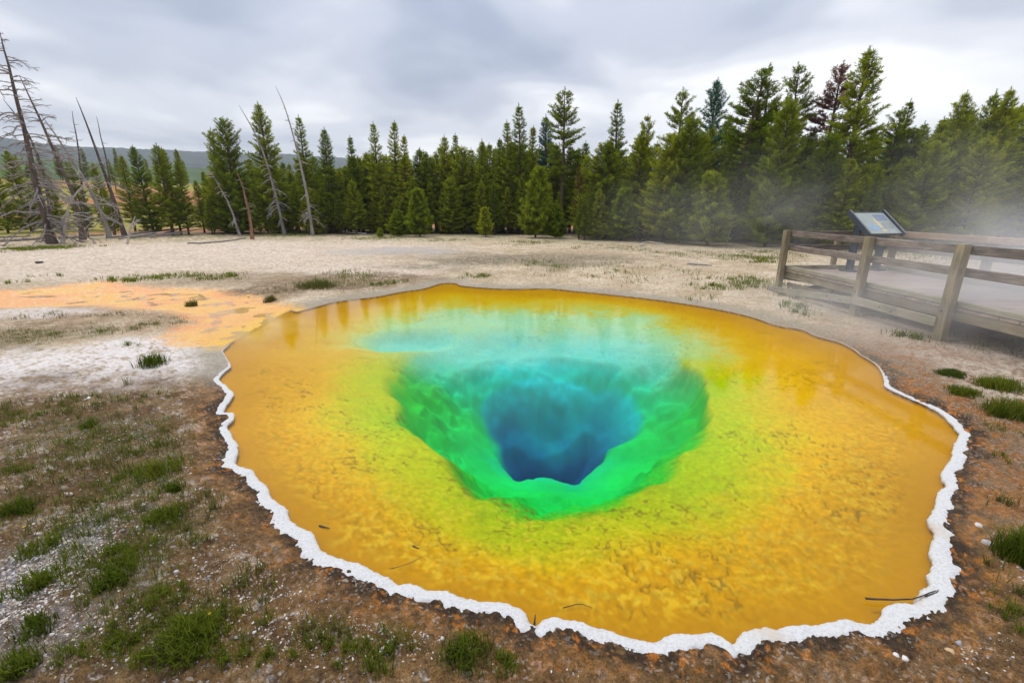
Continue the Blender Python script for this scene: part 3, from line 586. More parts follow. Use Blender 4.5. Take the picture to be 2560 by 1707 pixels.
# ------------------------------------------------------------------ pines: a few grown trees per habit, copied and scaled
def pine(seed, H=10.0, rmax=1.5, base=0.10, dens=1.0, shape='cone', droop=0.0, bend=0.0, bare=0.0):
    g = np.random.default_rng(seed)
    zt = np.linspace(0, H, 14); lx = np.cumsum(g.normal(0, 0.02, 14)) * (zt / H); ly = np.cumsum(g.normal(0, 0.02, 14)) * (zt / H)
    lx = lx + bend * (zt / H) ** 3
    r0 = 0.0115 * H + 0.015
    tp = np.c_[lx, ly, zt]; trad = r0 * (1 - zt / H) ** 0.8 + 0.008
    tp[0, 2] = -0.25
    parts = [tube(tp, trad, 6)]
    S = []; D = []; Ls = []; Sh = []
    z = base * H; k = 0
    while z < H * 0.955:
        f = (z - base * H) / (H * (1 - base))
        if shape == 'cone': pr = (1 - f) ** 0.72 * (0.45 + 0.55 * min(1, f * 6 + 0.3))
        elif shape == 'spire': pr = (1 - f) ** 0.9 * 0.8 + 0.06
        elif shape == 'open': pr = (0.55 + 0.6 * math.sin(min(f * 1.15, 1) * 3.0)) * (1 - f ** 4) * 0.8 + 0.05
        else: pr = math.sqrt(max(1 - f, 0)) * (0.5 + 0.5 * min(1, f * 4 + 0.4))
        nb = g.integers(4, 7) if f < 0.9 else 4
        a0 = g.random() * 6.28
        cx, cyy = np.interp(z, zt, lx), np.interp(z, zt, ly)
        for b in range(nb):
            if g.random() > dens: continue
            a = a0 + b * 6.28 / nb + g.normal(0, 0.25)
            L = (rmax * pr * (0.62 + 0.55 * g.random()) + 0.06) * (0.22 + 0.78 * min(1.0, (1 - f) / 0.13))
            if g.random() < 0.05: L *= 1.3
            up = np.interp(f, [0, 0.5, 1], [-0.12 - droop, 0.22, 0.95]) + g.normal(0, 0.1)
            t = np.linspace(0, 1, 6); hor = L * t * math.cos(up * 0.8); ver = L * (math.sin(up) * t + (0.34 - 0.1 * f) * t ** 2.2)
            bp = np.c_[cx + math.cos(a) * hor, cyy + math.sin(a) * hor, z + ver]
            if L > 0.35: parts.append(tube(bp, np.linspace(0.012 + 0.012 * L, 0.004, 6), 3, False))
            if bare and g.random() < bare * (1 - f): continue
            ns = max(3, int(L / 0.085))
            for q in range(ns):
                tt = 0.22 + 0.78 * (q + g.random()) / ns if L > 0.4 else 0.1 + 0.9 * (q + 0.5) / ns
                p = np.array([np.interp(tt, t, bp[:, c]) for c in range(3)])
                side = (1 if q % 2 else -1); dl = L * (1.02 - tt) * 0.45 + 0.10
                da = a + side * (0.85 + g.normal(0, 0.25))
                dv = np.array([math.cos(da), math.sin(da), 0.35 + 0.5 * f + g.normal(0, 0.25)]); dv /= np.linalg.norm(dv)
                ax_ = np.array([math.cos(a), math.sin(a), 0.45 + f * 0.6]); ax_ /= np.linalg.norm(ax_)
                m_ = max(1, int(dl / 0.13))
                for e in range(m_):
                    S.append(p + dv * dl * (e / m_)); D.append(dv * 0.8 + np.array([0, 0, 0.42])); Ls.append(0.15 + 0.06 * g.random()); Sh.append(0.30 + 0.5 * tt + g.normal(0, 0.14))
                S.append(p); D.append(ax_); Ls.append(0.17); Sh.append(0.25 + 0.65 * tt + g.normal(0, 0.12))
        z += H * (0.030 if f < 0.85 else 0.022) * (0.75 + 0.5 * g.random()); k += 1
    for q in range(7):
        S.append(np.array([lx[-1], ly[-1], H * (0.935 + 0.0095 * q)])); D.append(np.array([0, 0, 1.0])); Ls.append(0.17 - 0.012 * q); Sh.append(0.75)
    S = np.array(S); D = np.array(D); D /= np.linalg.norm(D, axis=1)[:, None]; Ls = np.array(Ls); Sh = np.clip(Sh, 0, 1)
    # every shoot is a brush of slim needle bundles
    nn = 7; n = len(S)
    up = np.where(np.abs(D[:, 2:3]) < 0.9, [[0, 0, 1.0]], [[1.0, 0, 0]])
    A = np.cross(D, up); A /= np.linalg.norm(A, axis=1)[:, None]; B = np.cross(D, A)
    th = g.random((n, nn)) * 6.28; sp = 0.55 + 0.5 * g.random((n, nn)); of = g.random((n, nn)) * 0.6
    R_ = np.cos(th)[..., None] * A[:, None] + np.sin(th)[..., None] * B[:, None]
    W_ = -np.sin(th)[..., None] * A[:, None] + np.cos(th)[..., None] * B[:, None]
    dd = D[:, None] * np.cos(sp)[..., None] + R_ * np.sin(sp)[..., None]
    st = S[:, None] + D[:, None] * (of * Ls[:, None])[..., None]
    ln = (Ls[:, None] * (0.75 + 0.5 * g.random((n, nn))))[..., None]; wd = 0.026 * (0.7 + 0.6 * g.random((n, nn)))[..., None]
    tri = np.stack([st - W_ * wd * 0.6, st + dd * ln * 0.55 + W_ * wd, st + dd * ln], 2).reshape(-1, 3)
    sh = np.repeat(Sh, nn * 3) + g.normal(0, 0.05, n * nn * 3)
    Fc = np.arange(len(tri)).reshape(-1, 3)
    tv, tf = join(parts)
    return np_mesh('trunk', tv, tf, True), np_mesh('crown', tri, Fc, False, {'shade': ('FLOAT', np.clip(sh, 0, 1))})
HAB = {}
for nm, sd, kw in [('cone', 1, dict(rmax=1.55)), ('cone2', 2, dict(rmax=1.75, base=0.04)), ('cone3', 3, dict(rmax=1.35, base=0.14)), ('bushy', 4, dict(rmax=2.1, base=0.03, shape='round')),
                   ('bushy2', 5, dict(rmax=2.4, base=0.05, shape='round', bend=0.25)), ('spire', 6, dict(rmax=1.25, base=0.22, shape='spire')), ('spire2', 7, dict(rmax=1.1, base=0.3, shape='spire')),
                   ('open', 8, dict(rmax=1.15, base=0.42, shape='open', dens=0.7, bare=0.2)), ('open2', 9, dict(rmax=1.3, base=0.36, shape='open', dens=0.75, bend=0.5, bare=0.25)),
                   ('young', 10, dict(H=4.0, rmax=1.15, base=0.05)), ('young2', 11, dict(H=3.0, rmax=0.95, base=0.05)), ('thin', 12, dict(rmax=1.1, base=0.08, dens=0.5, shape='open', bare=0.35))]:
    HAB[nm] = (*pine(sd, **kw), kw.get('H', 10.0))
TREES = 0
def plant(hab, x, y, h, label, group, needles='needles', wide=1.0, lean=(0, 0)):
    global TREES
    tr, cr, H0 = HAB[hab]
    z = gz(x, y); k = h / H0
    e = empty('pine_tree', (x, y, z)); e.scale = (k * wide * 1.12, k * wide * 1.12, k); e.rotation_euler = (R(random.uniform(-1.6, 1.6)), R(random.uniform(-1.6, 1.6)), random.random() * 6.28)
    if lean != (0, 0): e.rotation_euler = (R(lean[1]), R(lean[0]), 0)
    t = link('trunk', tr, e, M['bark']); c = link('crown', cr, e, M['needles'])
    if needles != 'needles':
        c.material_slots[0].link = 'OBJECT'; c.material_slots[0].material = M[needles]
    tag(e, label, 'tree', group); TREES += 1
    return e
def tree_px(hab, tx, ty, Yd, label, group='pines at the edge of the clearing', needles='needles', wide=1.0, lean=(0, 0)):
    """tree whose tip is seen at (tx, ty) when it stands at depth Yd"""
    x, z = UZ(tx, ty, Yd)
    return plant(hab, x, Yd, z - gz(x, Yd), label, group, needles, wide, lean)
FRONT = [  # habit, tip px, depth, label, options
 ('cone3', 295, 384, 43, 'dark pine standing right behind the leaning grey dead trunks, first of the left cluster', {}),
 ('cone2', 338, 362, 42, 'pine with pink-brown tip, second of the left cluster', {}),
 ('cone', 386, 355, 41, 'tallest dark pine in the left cluster beside the meadow gap', dict(wide=1.1)),
 ('cone3', 410, 366, 42.5, 'narrow pine crowded against the tallest of the left cluster', {}),
 ('cone', 436, 398, 42, 'rightmost pine of the left cluster, at the edge of the meadow gap', {}),
 ('bushy', 553, 290, 43, 'broad full pine just right of the meadow gap, crown reaching the ground', dict(wide=0.95)),
 ('cone', 528, 318, 44, 'pine tucked against the left side of the broad full pine', {}),
 ('cone2', 652, 252, 44, 'tall pointed pine between the two leaning grey poles', {}),
 ('spire', 752, 288, 45, 'slim pine with open top right of the second leaning pole', {}),
 ('cone3', 804, 316, 44, 'pine with stepped crown next to the second leaning pole', {}),
 ('spire', 875, 338, 46, 'small-topped pine left of the pair of tall spires', {}),
 ('spire', 940, 304, 45, 'left one of the pair of tall spires in the left centre', {}),
 ('spire2', 976, 300, 45, 'right one of the pair of tall spires in the left centre', {}),
 ('spire2', 1003, 336, 44, 'dark bristly spire right of the tall pair', {}),
 ('open', 1054, 373, 48, 'round-headed little treetop in the dip of the skyline', {}),
 ('cone3', 1110, 336, 46, 'pointed pine right of the dip of the skyline', {}),
 ('spire', 1139, 333, 47, 'slim pine directly right of the pointed one past the dip', {}),
 ('cone', 1202, 346, 44, 'blunt-topped pine in the middle of the forest edge', {}),
 ('spire2', 1250, 345, 45, 'thin whip-topped pine left of the two middle spires', {}),
 ('spire', 1274, 300, 44, 'left lower one of the two middle spires', {}),
 ('spire', 1303, 258, 44, 'taller one of the two middle spires', dict(wide=1.1)),
 ('spire2', 1332, 313, 46, 'thin pine between the middle spires and the tall ragged pine', {}),
 ('cone3', 1370, 284, 50, 'pale hazy pine left of the tall ragged pine', dict(needles='needles_blue')),
 ('open', 1414, 214, 44, 'tall ragged pine with irregular crown, highest in the middle of the forest', dict(wide=1.15)),
 ('cone3', 1462, 352, 46, 'low dark treetop right of the tall ragged pine', {}),
 ('spire', 1542, 250, 41, 'bright green pointed pine standing alone above the skyline right of the middle', dict(wide=1.1)),
 ('open2', 1627, 281, 38, 'sparse thin-stemmed pine right of the lone pointed one', dict(wide=0.8)),
 ('cone2', 1604, 318, 37, 'dense dark pine below the sparse thin-stemmed one', {}),
 ('open', 1704, 221, 34, 'thin half-bare pine rising over the round green crowns', {}),
 ('bushy', 1728, 285, 31.5, 'bulky bright green pine with crown down to the ground, behind the steam', {}),
 ('bushy2', 1680, 330, 32.5, 'rounded green pine left of the bulky bright one', {}),
 ('cone2', 1789, 192, 40, 'bluish pine standing further back above the others', dict(needles='needles_blue')),
 ('open2', 1884, 159, 33, 'tall dark pine with trunk showing, bent tip', dict(wide=1.25)),
 ('open', 1927, 198, 34, 'dark pine close right of the tall bent one', dict(wide=1.2)),
 ('open2', 2000, 161, 34, 'sparse windswept pine with drooping tip', {}),
 ('bushy', 1968, 244, 29, 'big dense dark pine with skirts on the ground, left of the boardwalk', dict(wide=0.9)),
 ('open', 2112, 150, 33, 'reddish dying pine with thin crown beside the highest pine', dict(needles='needles_red', wide=1.1)),
 ('cone2', 2180, 113, 30, 'highest pine of the right side, broad bright crown behind the sign', dict(wide=1.15)),
 ('bushy2', 2080, 330, 28, 'round olive pine between the dense dark one and the sign', {}),
 ('open', 2256, 268, 32, 'dark treetop in the saddle right of the highest pine', {}),
 ('spire', 2281, 246, 33, 'leaning dark treetop beside the saddle right of the highest pine', {}),
 ('cone3', 2319, 302, 34, 'small pointed treetop further right in the saddle', {}),
 ('cone2', 2412, 227, 29, 'tall pine above the boardwalk with pale spiky top', {}),
 ('cone', 2499, 223, 29, 'hazy pine behind the steam, second from the right edge', {}),
 ('cone2', 2545, 213, 28, 'hazy pine behind the steam at the right edge', {}),
 ('bushy2', 2330, 350, 26.5, 'wide olive pine behind the boardwalk railing', {}),
 ('bushy', 2470, 340, 26, 'wide pine half dissolved in steam at the right', {}),
 # young ones in front
 ('young', 1043, 472, 39, 'small young pine alone in front of the dark forest edge, left of centre', {}),
 ('young2', 992, 527, 39.5, 'short bushy young pine left of the small lone one', dict(wide=1.2)),
 ('young2', 950, 570, 38.5, 'lowest bright green seedling pine at the forest edge', dict(wide=1.3)),
 ('young', 1213, 518, 39, 'tiny young pine standing by itself at the forest edge in the centre', {}),
 ('young', 1341, 417, 37.5, 'mid-sized young pine with pointed top in front of the centre forest', dict(wide=0.85)),
 ('young2', 1390, 512, 37, 'small pine hugging the right side of the mid-sized young one', {}),
 ('thin', 1454, 409, 36.5, 'golden-brown dying pine behind the leaning dead branch', dict(needles='needles_gold')),
 ('young', 1560, 470, 34, 'green young pine right of the leaning dead branch', dict(wide=1.1)),
 ('young', 1790, 430, 29.5, 'green young pine in front of the dark trunks, dimmed by steam', dict(wide=1.1)),
]
for hab, tx, ty, Yd, lab, op in FRONT: tree_px(hab, tx, ty, Yd, lab, **op)
# the packed stand behind and between them
def fill(n, x0, x1, ytop, y0, y1, lab, grp, seed):
    g = random.Random(seed)
    for k in range(n):
        tx = x0 + (x1 - x0) * (k + g.random()) / n
        yt = np.interp(tx, [p[0] for p in ytop], [p[1] for p in ytop]) + g.uniform(-8, 42)
        hab = g.choice(['cone', 'cone2', 'cone3', 'cone3', 'spire', 'bushy', 'cone'])
        tree_px(hab, tx, yt, g.uniform(y0, y1), lab, grp, 'needles', g.uniform(1.1, 1.55))
fill(70, 485, 1460, [(470, 415), (700, 385), (1000, 380), (1100, 362), (1460, 348)], 44.5, 53, 'dark green pine packed in the stand behind the centre of the clearing', 'pines packed behind the centre of the clearing', 1)
fill(44, 495, 1420, [(480, 455), (800, 455), (1400, 440)], 42, 45, 'lower dark pine filling the forest edge behind the centre of the clearing', 'lower pines filling the centre forest edge', 2)
fill(24, 1440, 1900, [(1440, 365), (1640, 335), (1900, 285)], 36, 45, 'dark green pine packed in the stand behind the steam', 'pines packed behind the steam', 3)
fill(34, 1880, 2700, [(1880, 290), (2000, 300), (2150, 320), (2250, 330), (2400, 280), (2640, 240)], 31, 42, 'olive green pine packed in the stand behind the boardwalk', 'pines packed behind the boardwalk', 4)
fill(18, 2000, 2700, [(2000, 400), (2250, 390), (2640, 330)], 26.5, 30, 'lower olive pine just behind the boardwalk', 'lower pines just behind the boardwalk', 5)
fill(12, 1420, 1900, [(1420, 460), (1900, 420)], 32, 36, 'lower green pine at the steamy forest edge', 'lower pines at the steamy forest edge', 6)
# scattered pines on the slope beyond the dead trees
g = random.Random(12)
for k in range(18):
    tx = g.uniform(-60, 480); Yd = g.uniform(85, 150); x = UZ(tx, 500, Yd)[0]
    plant(g.choice(['cone', 'cone2', 'cone3', 'spire']), x, Yd, g.uniform(5, 8.5), 'distant pine on the slope beyond the dead trees', 'distant pines beyond the dead trees')
for tx, ty, Yd in [(20, 372, 46), (70, 405, 48), (175, 412, 50), (236, 405, 50), (262, 470, 46), (118, 440, 47), (-40, 380, 44)]:
    tree_px('cone2', tx, ty, Yd, 'dim pine seen through the branches of the dead trees', 'pines behind the dead trees')
print('trees', TREES)

# ------------------------------------------------------------------ dead trees
def px_path(pts, Yd, n=14):
    P = []
    for k, (px, py) in enumerate(pts):
        x, z = UZ(px, py, Yd); P.append((x, Yd, z))
    P = np.array(P); P[0, 2] = gz(P[0, 0], Yd) - 0.08
    return resample(smooth_poly(P, 6, False), np.linalg.norm(np.diff(P, axis=0), axis=1).sum() / n, False)
def dead_tree(pts, Yd, r0, label, nb=40, blen=1.6, droop=1.0, f0=0.12, f1=0.97, m='dead', seed=0, twig=3, flare=0.0, group='dead trees along the clearing', lowheavy=1.0, mb=None):
    g = np.random.default_rng(seed + 500)
    P = px_path(pts, Yd)
    P[1:, 1] += np.cumsum(g.normal(0, 0.03, len(P) - 1)); org = P[0].copy(); org[2] += 0.08; P = P - org
    H = P[-1, 2]; t = np.linspace(0, 1, len(P))
    r = r0 * (1 - t) ** 0.75 + 0.012; r[0] *= 1.25 + flare * 0.5
    e = empty('dead_tree', org); tag(e, label, 'dead tree', group)
    link('trunk', np_mesh('trunk', *tube(P, r, 8, False), True), e, M[m])
    parts = []
    def branch(p, a, L, up, rr, dr, lvl):
        q = np.linspace(0, 1, 8); bend = g.normal(0, 0.35); wob = np.cumsum(g.normal(0, 0.03, 8)) * L
        az = a + bend * q
        h = np.cumsum(np.cos(az) * L / 7), np.cumsum(np.sin(az) * L / 7)
        z = L * (up * q - dr * q ** 1.8 * 0.75) + wob
        if lvl == 0 and g.random() < 0.35: z = z + L * 0.45 * np.maximum(q - 0.65, 0) ** 1.2 * 2
        B = np.c_[p[0] + h[0] - h[0][0], p[1] + h[1] - h[1][0], p[2] + z - z[0]]
        parts.append(tube(B, np.linspace(rr, rr * 0.22, 8), 4 if lvl else 5, False))
        if lvl < 2:
            for _ in range(twig if lvl == 0 else 2):
                u = g.uniform(0.25, 0.95); c = np.array([np.interp(u, q, B[:, k]) for k in range(3)])
                branch(c, a + g.choice([-1, 1]) * g.uniform(0.4, 1.1), L * g.uniform(0.25, 0.5) * (1.2 - u * 0.5), up * 0.5 + g.normal(0, 0.25), rr * 0.5, dr * 0.8, lvl + 1)
    for k in range(nb):
        f = f0 + (f1 - f0) * (g.random() ** lowheavy)
        p = np.array([np.interp(f, t, P[:, c]) for c in range(3)])
        L = blen * (0.35 + 0.9 * g.random()) * (1 - f) ** 0.45 + 0.12
        branch(p, g.random() * 6.28, L, np.interp(f, [0, 0.4, 1], [0.15, 0.3, 0.35]) + g.normal(0, 0.12), 0.018 + 0.019 * L, droop * np.interp(f, [0, 0.5, 1], [1.25, 0.8, 0.45]), 0)
    if parts: link('crown', np_mesh('crown', *join(parts), True), e, M[mb or ('dead_pale' if m == 'dead' else m)])
    return e
def q5(*p): return [(u / 2.5286, 60 + v / 2.5286) for u, v in p]
def q1(*p): return [(u / 2.2395, v / 2.2395) for u, v in p]
dead_tree(q5((335, 1400), (290, 1240), (235, 1020), (180, 790), (130, 580), (70, 350), (10, 110), (-4, 40)), 30.9, 0.19, 'tallest bare dead tree with drooping grey branches at the left edge', 95, 2.6, 1.0, 0.06, 0.98, 'dead_dark', 1, 4, 0.9, lowheavy=1.15, mb='dead')
dead_tree(q5((525, 1365), (470, 1090), (400, 920), (310, 690), (220, 490), (145, 330)), 35, 0.15, 'bare leaning trunk second from the left, thin branches near its tip', 46, 1.8, 0.9, 0.2, 0.98, 'dead_dark', 2, 3, 0.5, mb='dead')
dead_tree(q5((695, 1365), (660, 1230), (590, 1080), (500, 920), (390, 760), (250, 565)), 37, 0.14, 'strongly leaning dead trunk with pale stripped foot', 34, 1.5, 1.0, 0.15, 0.95, 'dead', 3, 3, 0.6)
dead_tree(q5((790, 1345), (740, 1180), (680, 1000), (600, 780), (530, 590), (475, 462)), 40, 0.15, 'bare dark trunk with snapped top standing before the left pine cluster', 34, 1.5, 1.1, 0.08, 0.6, 'dead_dark', 4, 3, 0.4, mb='dead')
dead_tree(q5((555, 1370), (530, 1120), (505, 850), (485, 690), (460, 550)), 37.5, 0.09, 'thin bare trunk between the leaning dead trees', 12, 0.8, 0.6, 0.1, 0.95, 'dead_dark', 5, 2)
dead_tree(q5((720, 1320), (700, 1080), (680, 900), (645, 740), (605, 585)), 41.5, 0.09, 'thin bare pole right of the snapped dark trunk', 6, 0.5, 0.5, 0.2, 0.9, 'dead_dark', 6, 2)
dead_tree(q5((330, 1370), (300, 1130), (230, 850), (130, 640), (0, 470)), 36, 0.13, 'dead trunk crossing behind the tallest dead tree', 40, 2.0, 1.1, 0.1, 0.9, 'dead_dark', 7, 3, mb='dead')
dead_tree(q5((395, 1405), (412, 1260), (430, 1150), (490, 1060), (570, 972)), 31, 0.085, 'short pale grey dead tree with forked bent stem', 26, 1.3, 0.6, 0.2, 0.95, 'dead_pale', 8, 3, 0.8)
dead_tree(q5((800, 1385), (815, 1320), (835, 1270), (850, 1215)), 31, 0.06, 'antler-like pale dead root standing at the clearing edge', 9, 0.9, -0.4, 0.15, 0.8, 'dead_pale', 9, 2, 0.8)
dead_tree(q1((1592, 1305), (1560, 1160), (1525, 1020), (1480, 870), (1420, 730), (1340, 590)), 42.5, 0.13, 'leaning grey pole with snapped top and curled lower branches', 34, 1.0, 1.3, 0.12, 0.55, 'dead', 10, 3, 0.4)
dead_tree(q1((1752, 1325), (1730, 1160), (1700, 990), (1650, 790), (1600, 620), (1540, 480)), 41.5, 0.12, 'taller leaning grey pole with needle-thin tip', 34, 0.95, 1.2, 0.12, 0.85, 'dead', 11, 3, 0.4, lowheavy=1.8)
dead_tree(q1((1345, 1335), (1300, 1190), (1240, 1060), (1170, 940)), 41, 0.10, 'grey leaning snag with curled branches before the broad full pine', 18, 1.0, 1.2, 0.1, 0.95, 'dead', 12, 3, 0.6)
dead_tree(q1((1415, 1358), (1400, 1230), (1370, 1100), (1345, 1010), (1325, 965)), 36, 0.12, 'rusty brown snag standing alone in front of the broad full pine', 14, 0.6, 0.8, 0.3, 0.97, 'snag_red', 13, 2, 0.3, mb='dead')
dead_tree([(1447, 598), (1470, 570), (1505, 532), (1550, 487)], 37, 0.07, 'slanting bleached dead tree leaning right in front of the steam', 30, 0.9, 1.1, 0.1, 0.95, 'dead_pale', 14, 2)
dead_tree([(1815, 612), (1818, 590), (1825, 570), (1826, 556)], 30.5, 0.05, 'small bleached root with curled arms below the dark pines', 8, 0.7, 0.2, 0.1, 0.9, 'dead_pale', 15, 2, 0.6)

# ------------------------------------------------------------------ fallen logs and sticks
def log(pp, r, label, name='fallen_log', m='dead', group=None, seed=0, lift=0.0, z=None, cat='log'):
    g = np.random.default_rng(seed + 900)
    Q = np.array([U(*p) for p in pp]); Q = resample(smooth_poly(Q, 4, False) if len(Q) > 2 else Q, max(np.linalg.norm(Q[-1] - Q[0]) / 10, 0.02), False)
    zz = ground_z(Q[:, 0], Q[:, 1]) if z is None else np.full(len(Q), z)
    n = len(Q); P = np.c_[Q + g.normal(0, r * 0.25, Q.shape), zz + r * 0.7 + lift * np.linspace(0.3, 1, n)]
    org = P[0].copy(); t = np.linspace(0, 1, n)
    o = link(name, np_mesh(name, *tube(P - org, r * (1 - 0.55 * t), 6), True), None, M[m]); o.location = org
    return tag(o, label, cat, group)
GP = 'logs piled along the far left edge of the clearing'
log([(-60, 612), (60, 607), (150, 600)], 0.13, 'long grey log lying behind the tallest dead tree', group=GP, seed=1)
log([(-40, 602), (80, 597)], 0.11, 'short grey log at the far left edge behind the long one', group=GP, seed=2)
log([(150, 603), (262, 593)], 0.12, 'grey log between the tallest and the leaning dead trees', group=GP, seed=3)
log([(330, 594), (430, 588), (520, 579)], 0.11, 'longest log on top of the brush pile below the left pine cluster', group=GP, seed=4, lift=0.5)
for k, (p, q) in enumerate([((280, 600), (430, 590)), ((320, 603), (470, 592)), ((350, 598), (500, 584)), ((380, 601), (455, 583)), ((300, 606), (400, 597)), ((400, 596), (530, 586)), ((345, 590), (470, 588))]):
    log([p, q], 0.075, 'thin grey log lying in the brush pile below the left pine cluster', group='thin logs in the brush pile', seed=10 + k, lift=0.1 + 0.06 * k)
log([(469, 615), (545, 611), (616, 600)], 0.07, 'slim grey log lying alone on pale ground near the rusty snag', seed=20)
log([(830, 584), (918, 591)], 0.12, 'pale log lying at the foot of the dark pines left of centre', m='dead_pale', seed=21)
log([(1600, 622), (1615, 614), (1634, 617), (1660, 622)], 0.05, 'white curved branch lying at the steamy forest edge', 'fallen_branch', 'dead_pale', seed=22, lift=0.15, cat='branch')
log([(1720, 668), (1778, 674)], 0.05, 'short flat stick on pale ground left of the boardwalk', 'stick', 'dead', seed=23, cat='stick')
log([(1790, 612), (1850, 605)], 0.07, 'bleached log beside the small root below the dark pines', m='dead_pale', seed=24)
log([(2163, 1503), (2230, 1507), (2285, 1504), (2338, 1487)], 0.007, 'long dark twig resting on the white rim and reaching into the pool', 'twig', 'twig', seed=25, z=0.012, lift=0.02, cat='twig')
log([(2310, 1500), (2340, 1489), (2344, 1484)], 0.005, 'short side twig on the white rim at the right', 'twig', 'twig', seed=26, z=0.028, cat='twig')
log([(796, 1299), (822, 1306)], 0.008, 'small dark stick under water near the left white rim', 'stick', 'twig', seed=27, z=-0.06, cat='stick')
log([(1030, 1331), (1046, 1337)], 0.009, 'tiny dark scrap of wood on the yellow shelf', 'stick', 'twig', seed=28, z=-0.13, cat='stick')
log([(1408, 1504), (1450, 1494), (1482, 1505)], 0.0035, 'thin bent twig under water near the front rim', 'twig', 'twig', seed=29, z=-0.05, cat='twig')
log([(938, 1406), (1000, 1395), (1062, 1370)], 0.0028, 'hair-thin twig on the yellow shelf near the front left rim', 'twig', 'twig', seed=30, z=-0.07, cat='twig')
log([(1336, 1572), (1339, 1556)], 0.007, 'dark twig stuck in the notch of the white rim', 'twig', 'twig', seed=31, z=0.01, lift=0.05, cat='twig')

# ------------------------------------------------------------------ boardwalk
def wood(name, c1, c2, c3, sc=1.0):
    m, nt, b, o = mat(name)
    t = N(nt, 'ShaderNodeTexCoord'); oi = N(nt, 'ShaderNodeObjectInfo')
    ad = N(nt, 'ShaderNodeVectorMath', operation='MULTIPLY_ADD'); sc_ = N(nt, 'ShaderNodeMath', operation='MULTIPLY', inp={1: 37.0}); nt.links.new(oi.outputs['Random'], sc_.inputs[0])
    ad.inputs[1].default_value = (1, 1, 1); nt.links.new(t.outputs['Object'], ad.inputs[0]); nt.links.new(sc_.outputs[0], ad.inputs[2])
    mp = N(nt, 'ShaderNodeMapping', inp={'Scale': (1.2 * sc, 14 * sc, 14 * sc)}); nt.links.new(ad.outputs[0], mp.inputs[0])
    n1 = N(nt, 'ShaderNodeTexNoise', inp={'Scale': 2.0, 'Detail': 7.0, 'Roughness': 0.65, 'Distortion': 0.6}); nt.links.new(mp.outputs[0], n1.inputs['Vector'])
    n2 = N(nt, 'ShaderNodeTexNoise', inp={'Scale': 2.3, 'Detail': 4.0}); nt.links.new(ad.outputs[0], n2.inputs['Vector'])
    r = ramp(nt, [(0.3, c1), (0.5, c2), (0.7, c3)]); nt.links.new(n1.outputs[0], r.inputs[0])
    ml = N(nt, 'ShaderNodeMath', operation='MULTIPLY_ADD', inp={1: 0.9, 2: 0.35}); nt.links.new(n2.outputs[0], ml.inputs[0])
    m2 = N(nt, 'ShaderNodeMath', operation='MULTIPLY_ADD', inp={1: 0.36, 2: 0.82}); nt.links.new(oi.outputs['Random'], m2.inputs[0])
    m3 = N(nt, 'ShaderNodeMath', operation='MULTIPLY'); nt.links.new(ml.outputs[0], m3.inputs[0]); nt.links.new(m2.outputs[0], m3.inputs[1])
    s = N(nt, 'ShaderNodeVectorMath', operation='SCALE'); nt.links.new(r.outputs[0], s.inputs[0]); nt.links.new(m3.outputs[0], s.inputs['Scale'])
    nt.links.new(s.outputs[0], b.inputs['Base Color']); b.inputs['Roughness'].default_value = 0.85; b.inputs['Specular IOR Level'].default_value = 0.25
    bump(nt, b, n1.outputs[0], 0.4, 0.006); return m
M['wood_post'] = wood('weathered_post_wood', (0.19, 0.15, 0.09), (0.33, 0.27, 0.17), (0.44, 0.38, 0.26))
M['wood_rail'] = wood('weathered_rail_wood', (0.11, 0.085, 0.075), (0.24, 0.195, 0.17), (0.42, 0.35, 0.29))
M['wood_new'] = wood('newer_rail_wood', (0.42, 0.26, 0.16), (0.52, 0.36, 0.25), (0.60, 0.46, 0.34))
M['wood_deck'] = wood('deck_plank_wood', (0.36, 0.27, 0.21), (0.47, 0.37, 0.30), (0.56, 0.46, 0.38))
M['wood_brace'] = wood('lichen_brace_wood', (0.27, 0.26, 0.17), (0.40, 0.36, 0.26), (0.50, 0.46, 0.35))
M['bolt'] = simple('dark_bolt', (0.03, 0.03, 0.03), (0.07, 0.065, 0.06), 30, 0.6, 0)
def beam_mesh(L, w, h, ch=0.006):
    a, b = w / 2, h / 2
    pr = [(-a + ch, -b), (a - ch, -b), (a, -b + ch), (a, b - ch), (a - ch, b), (-a + ch, b), (-a, b - ch), (-a, -b + ch)]
    V = [(0, y, z) for y, z in pr] + [(L, y, z) for y, z in pr]
    F = [[7, 6, 5, 4, 3, 2, 1, 0], list(range(8, 16))] + [[k, (k + 1) % 8, 8 + (k + 1) % 8, 8 + k] for k in range(8)]
    me = bpy.data.meshes.new('beam'); me.from_pydata(V, [], F); me.update(); return me
def beam(name, p0, p1, w, h, m, parent, up=(0, 0, 1), me=None, ch=0.006, local=False):
    """a timber from p0 to p1: w across, h along up"""
    p0, p1 = Vector(p0), Vector(p1); X_ = (p1 - p0); L = X_.length; X_.normalize()
    Z_ = Vector(up); Y_ = Z_.cross(X_).normalized(); Z_ = X_.cross(Y_).normalized()
    me = me or beam_mesh(L, w, h, ch)
    o = bpy.data.objects.new(name, me); col.objects.link(o)
    if len(me.materials) == 0: me.materials.append(M[m])
    o.parent = parent
    mw = Matrix((( X_.x, Y_.x, Z_.x, p0.x), (X_.y, Y_.y, Z_.y, p0.y), (X_.z, Y_.z, Z_.z, p0.z), (0, 0, 0, 1)))
    o.matrix_local = mw if local else Matrix.Translation(-parent.location) @ mw
    return o
BX0, BX1, YE, ZD = 7.74, 10.55, 13.05, 0.74                 # near side, far side, end and deck height
bw = empty('boardwalk', (BX0, YE, 0)); tag(bw, 'weathered timber boardwalk with post-and-rail fence beside the pool, veiled in steam', 'boardwalk')
pl = beam_mesh(BX1 - BX0 + 0.10, 0.142, 0.042, 0.004)
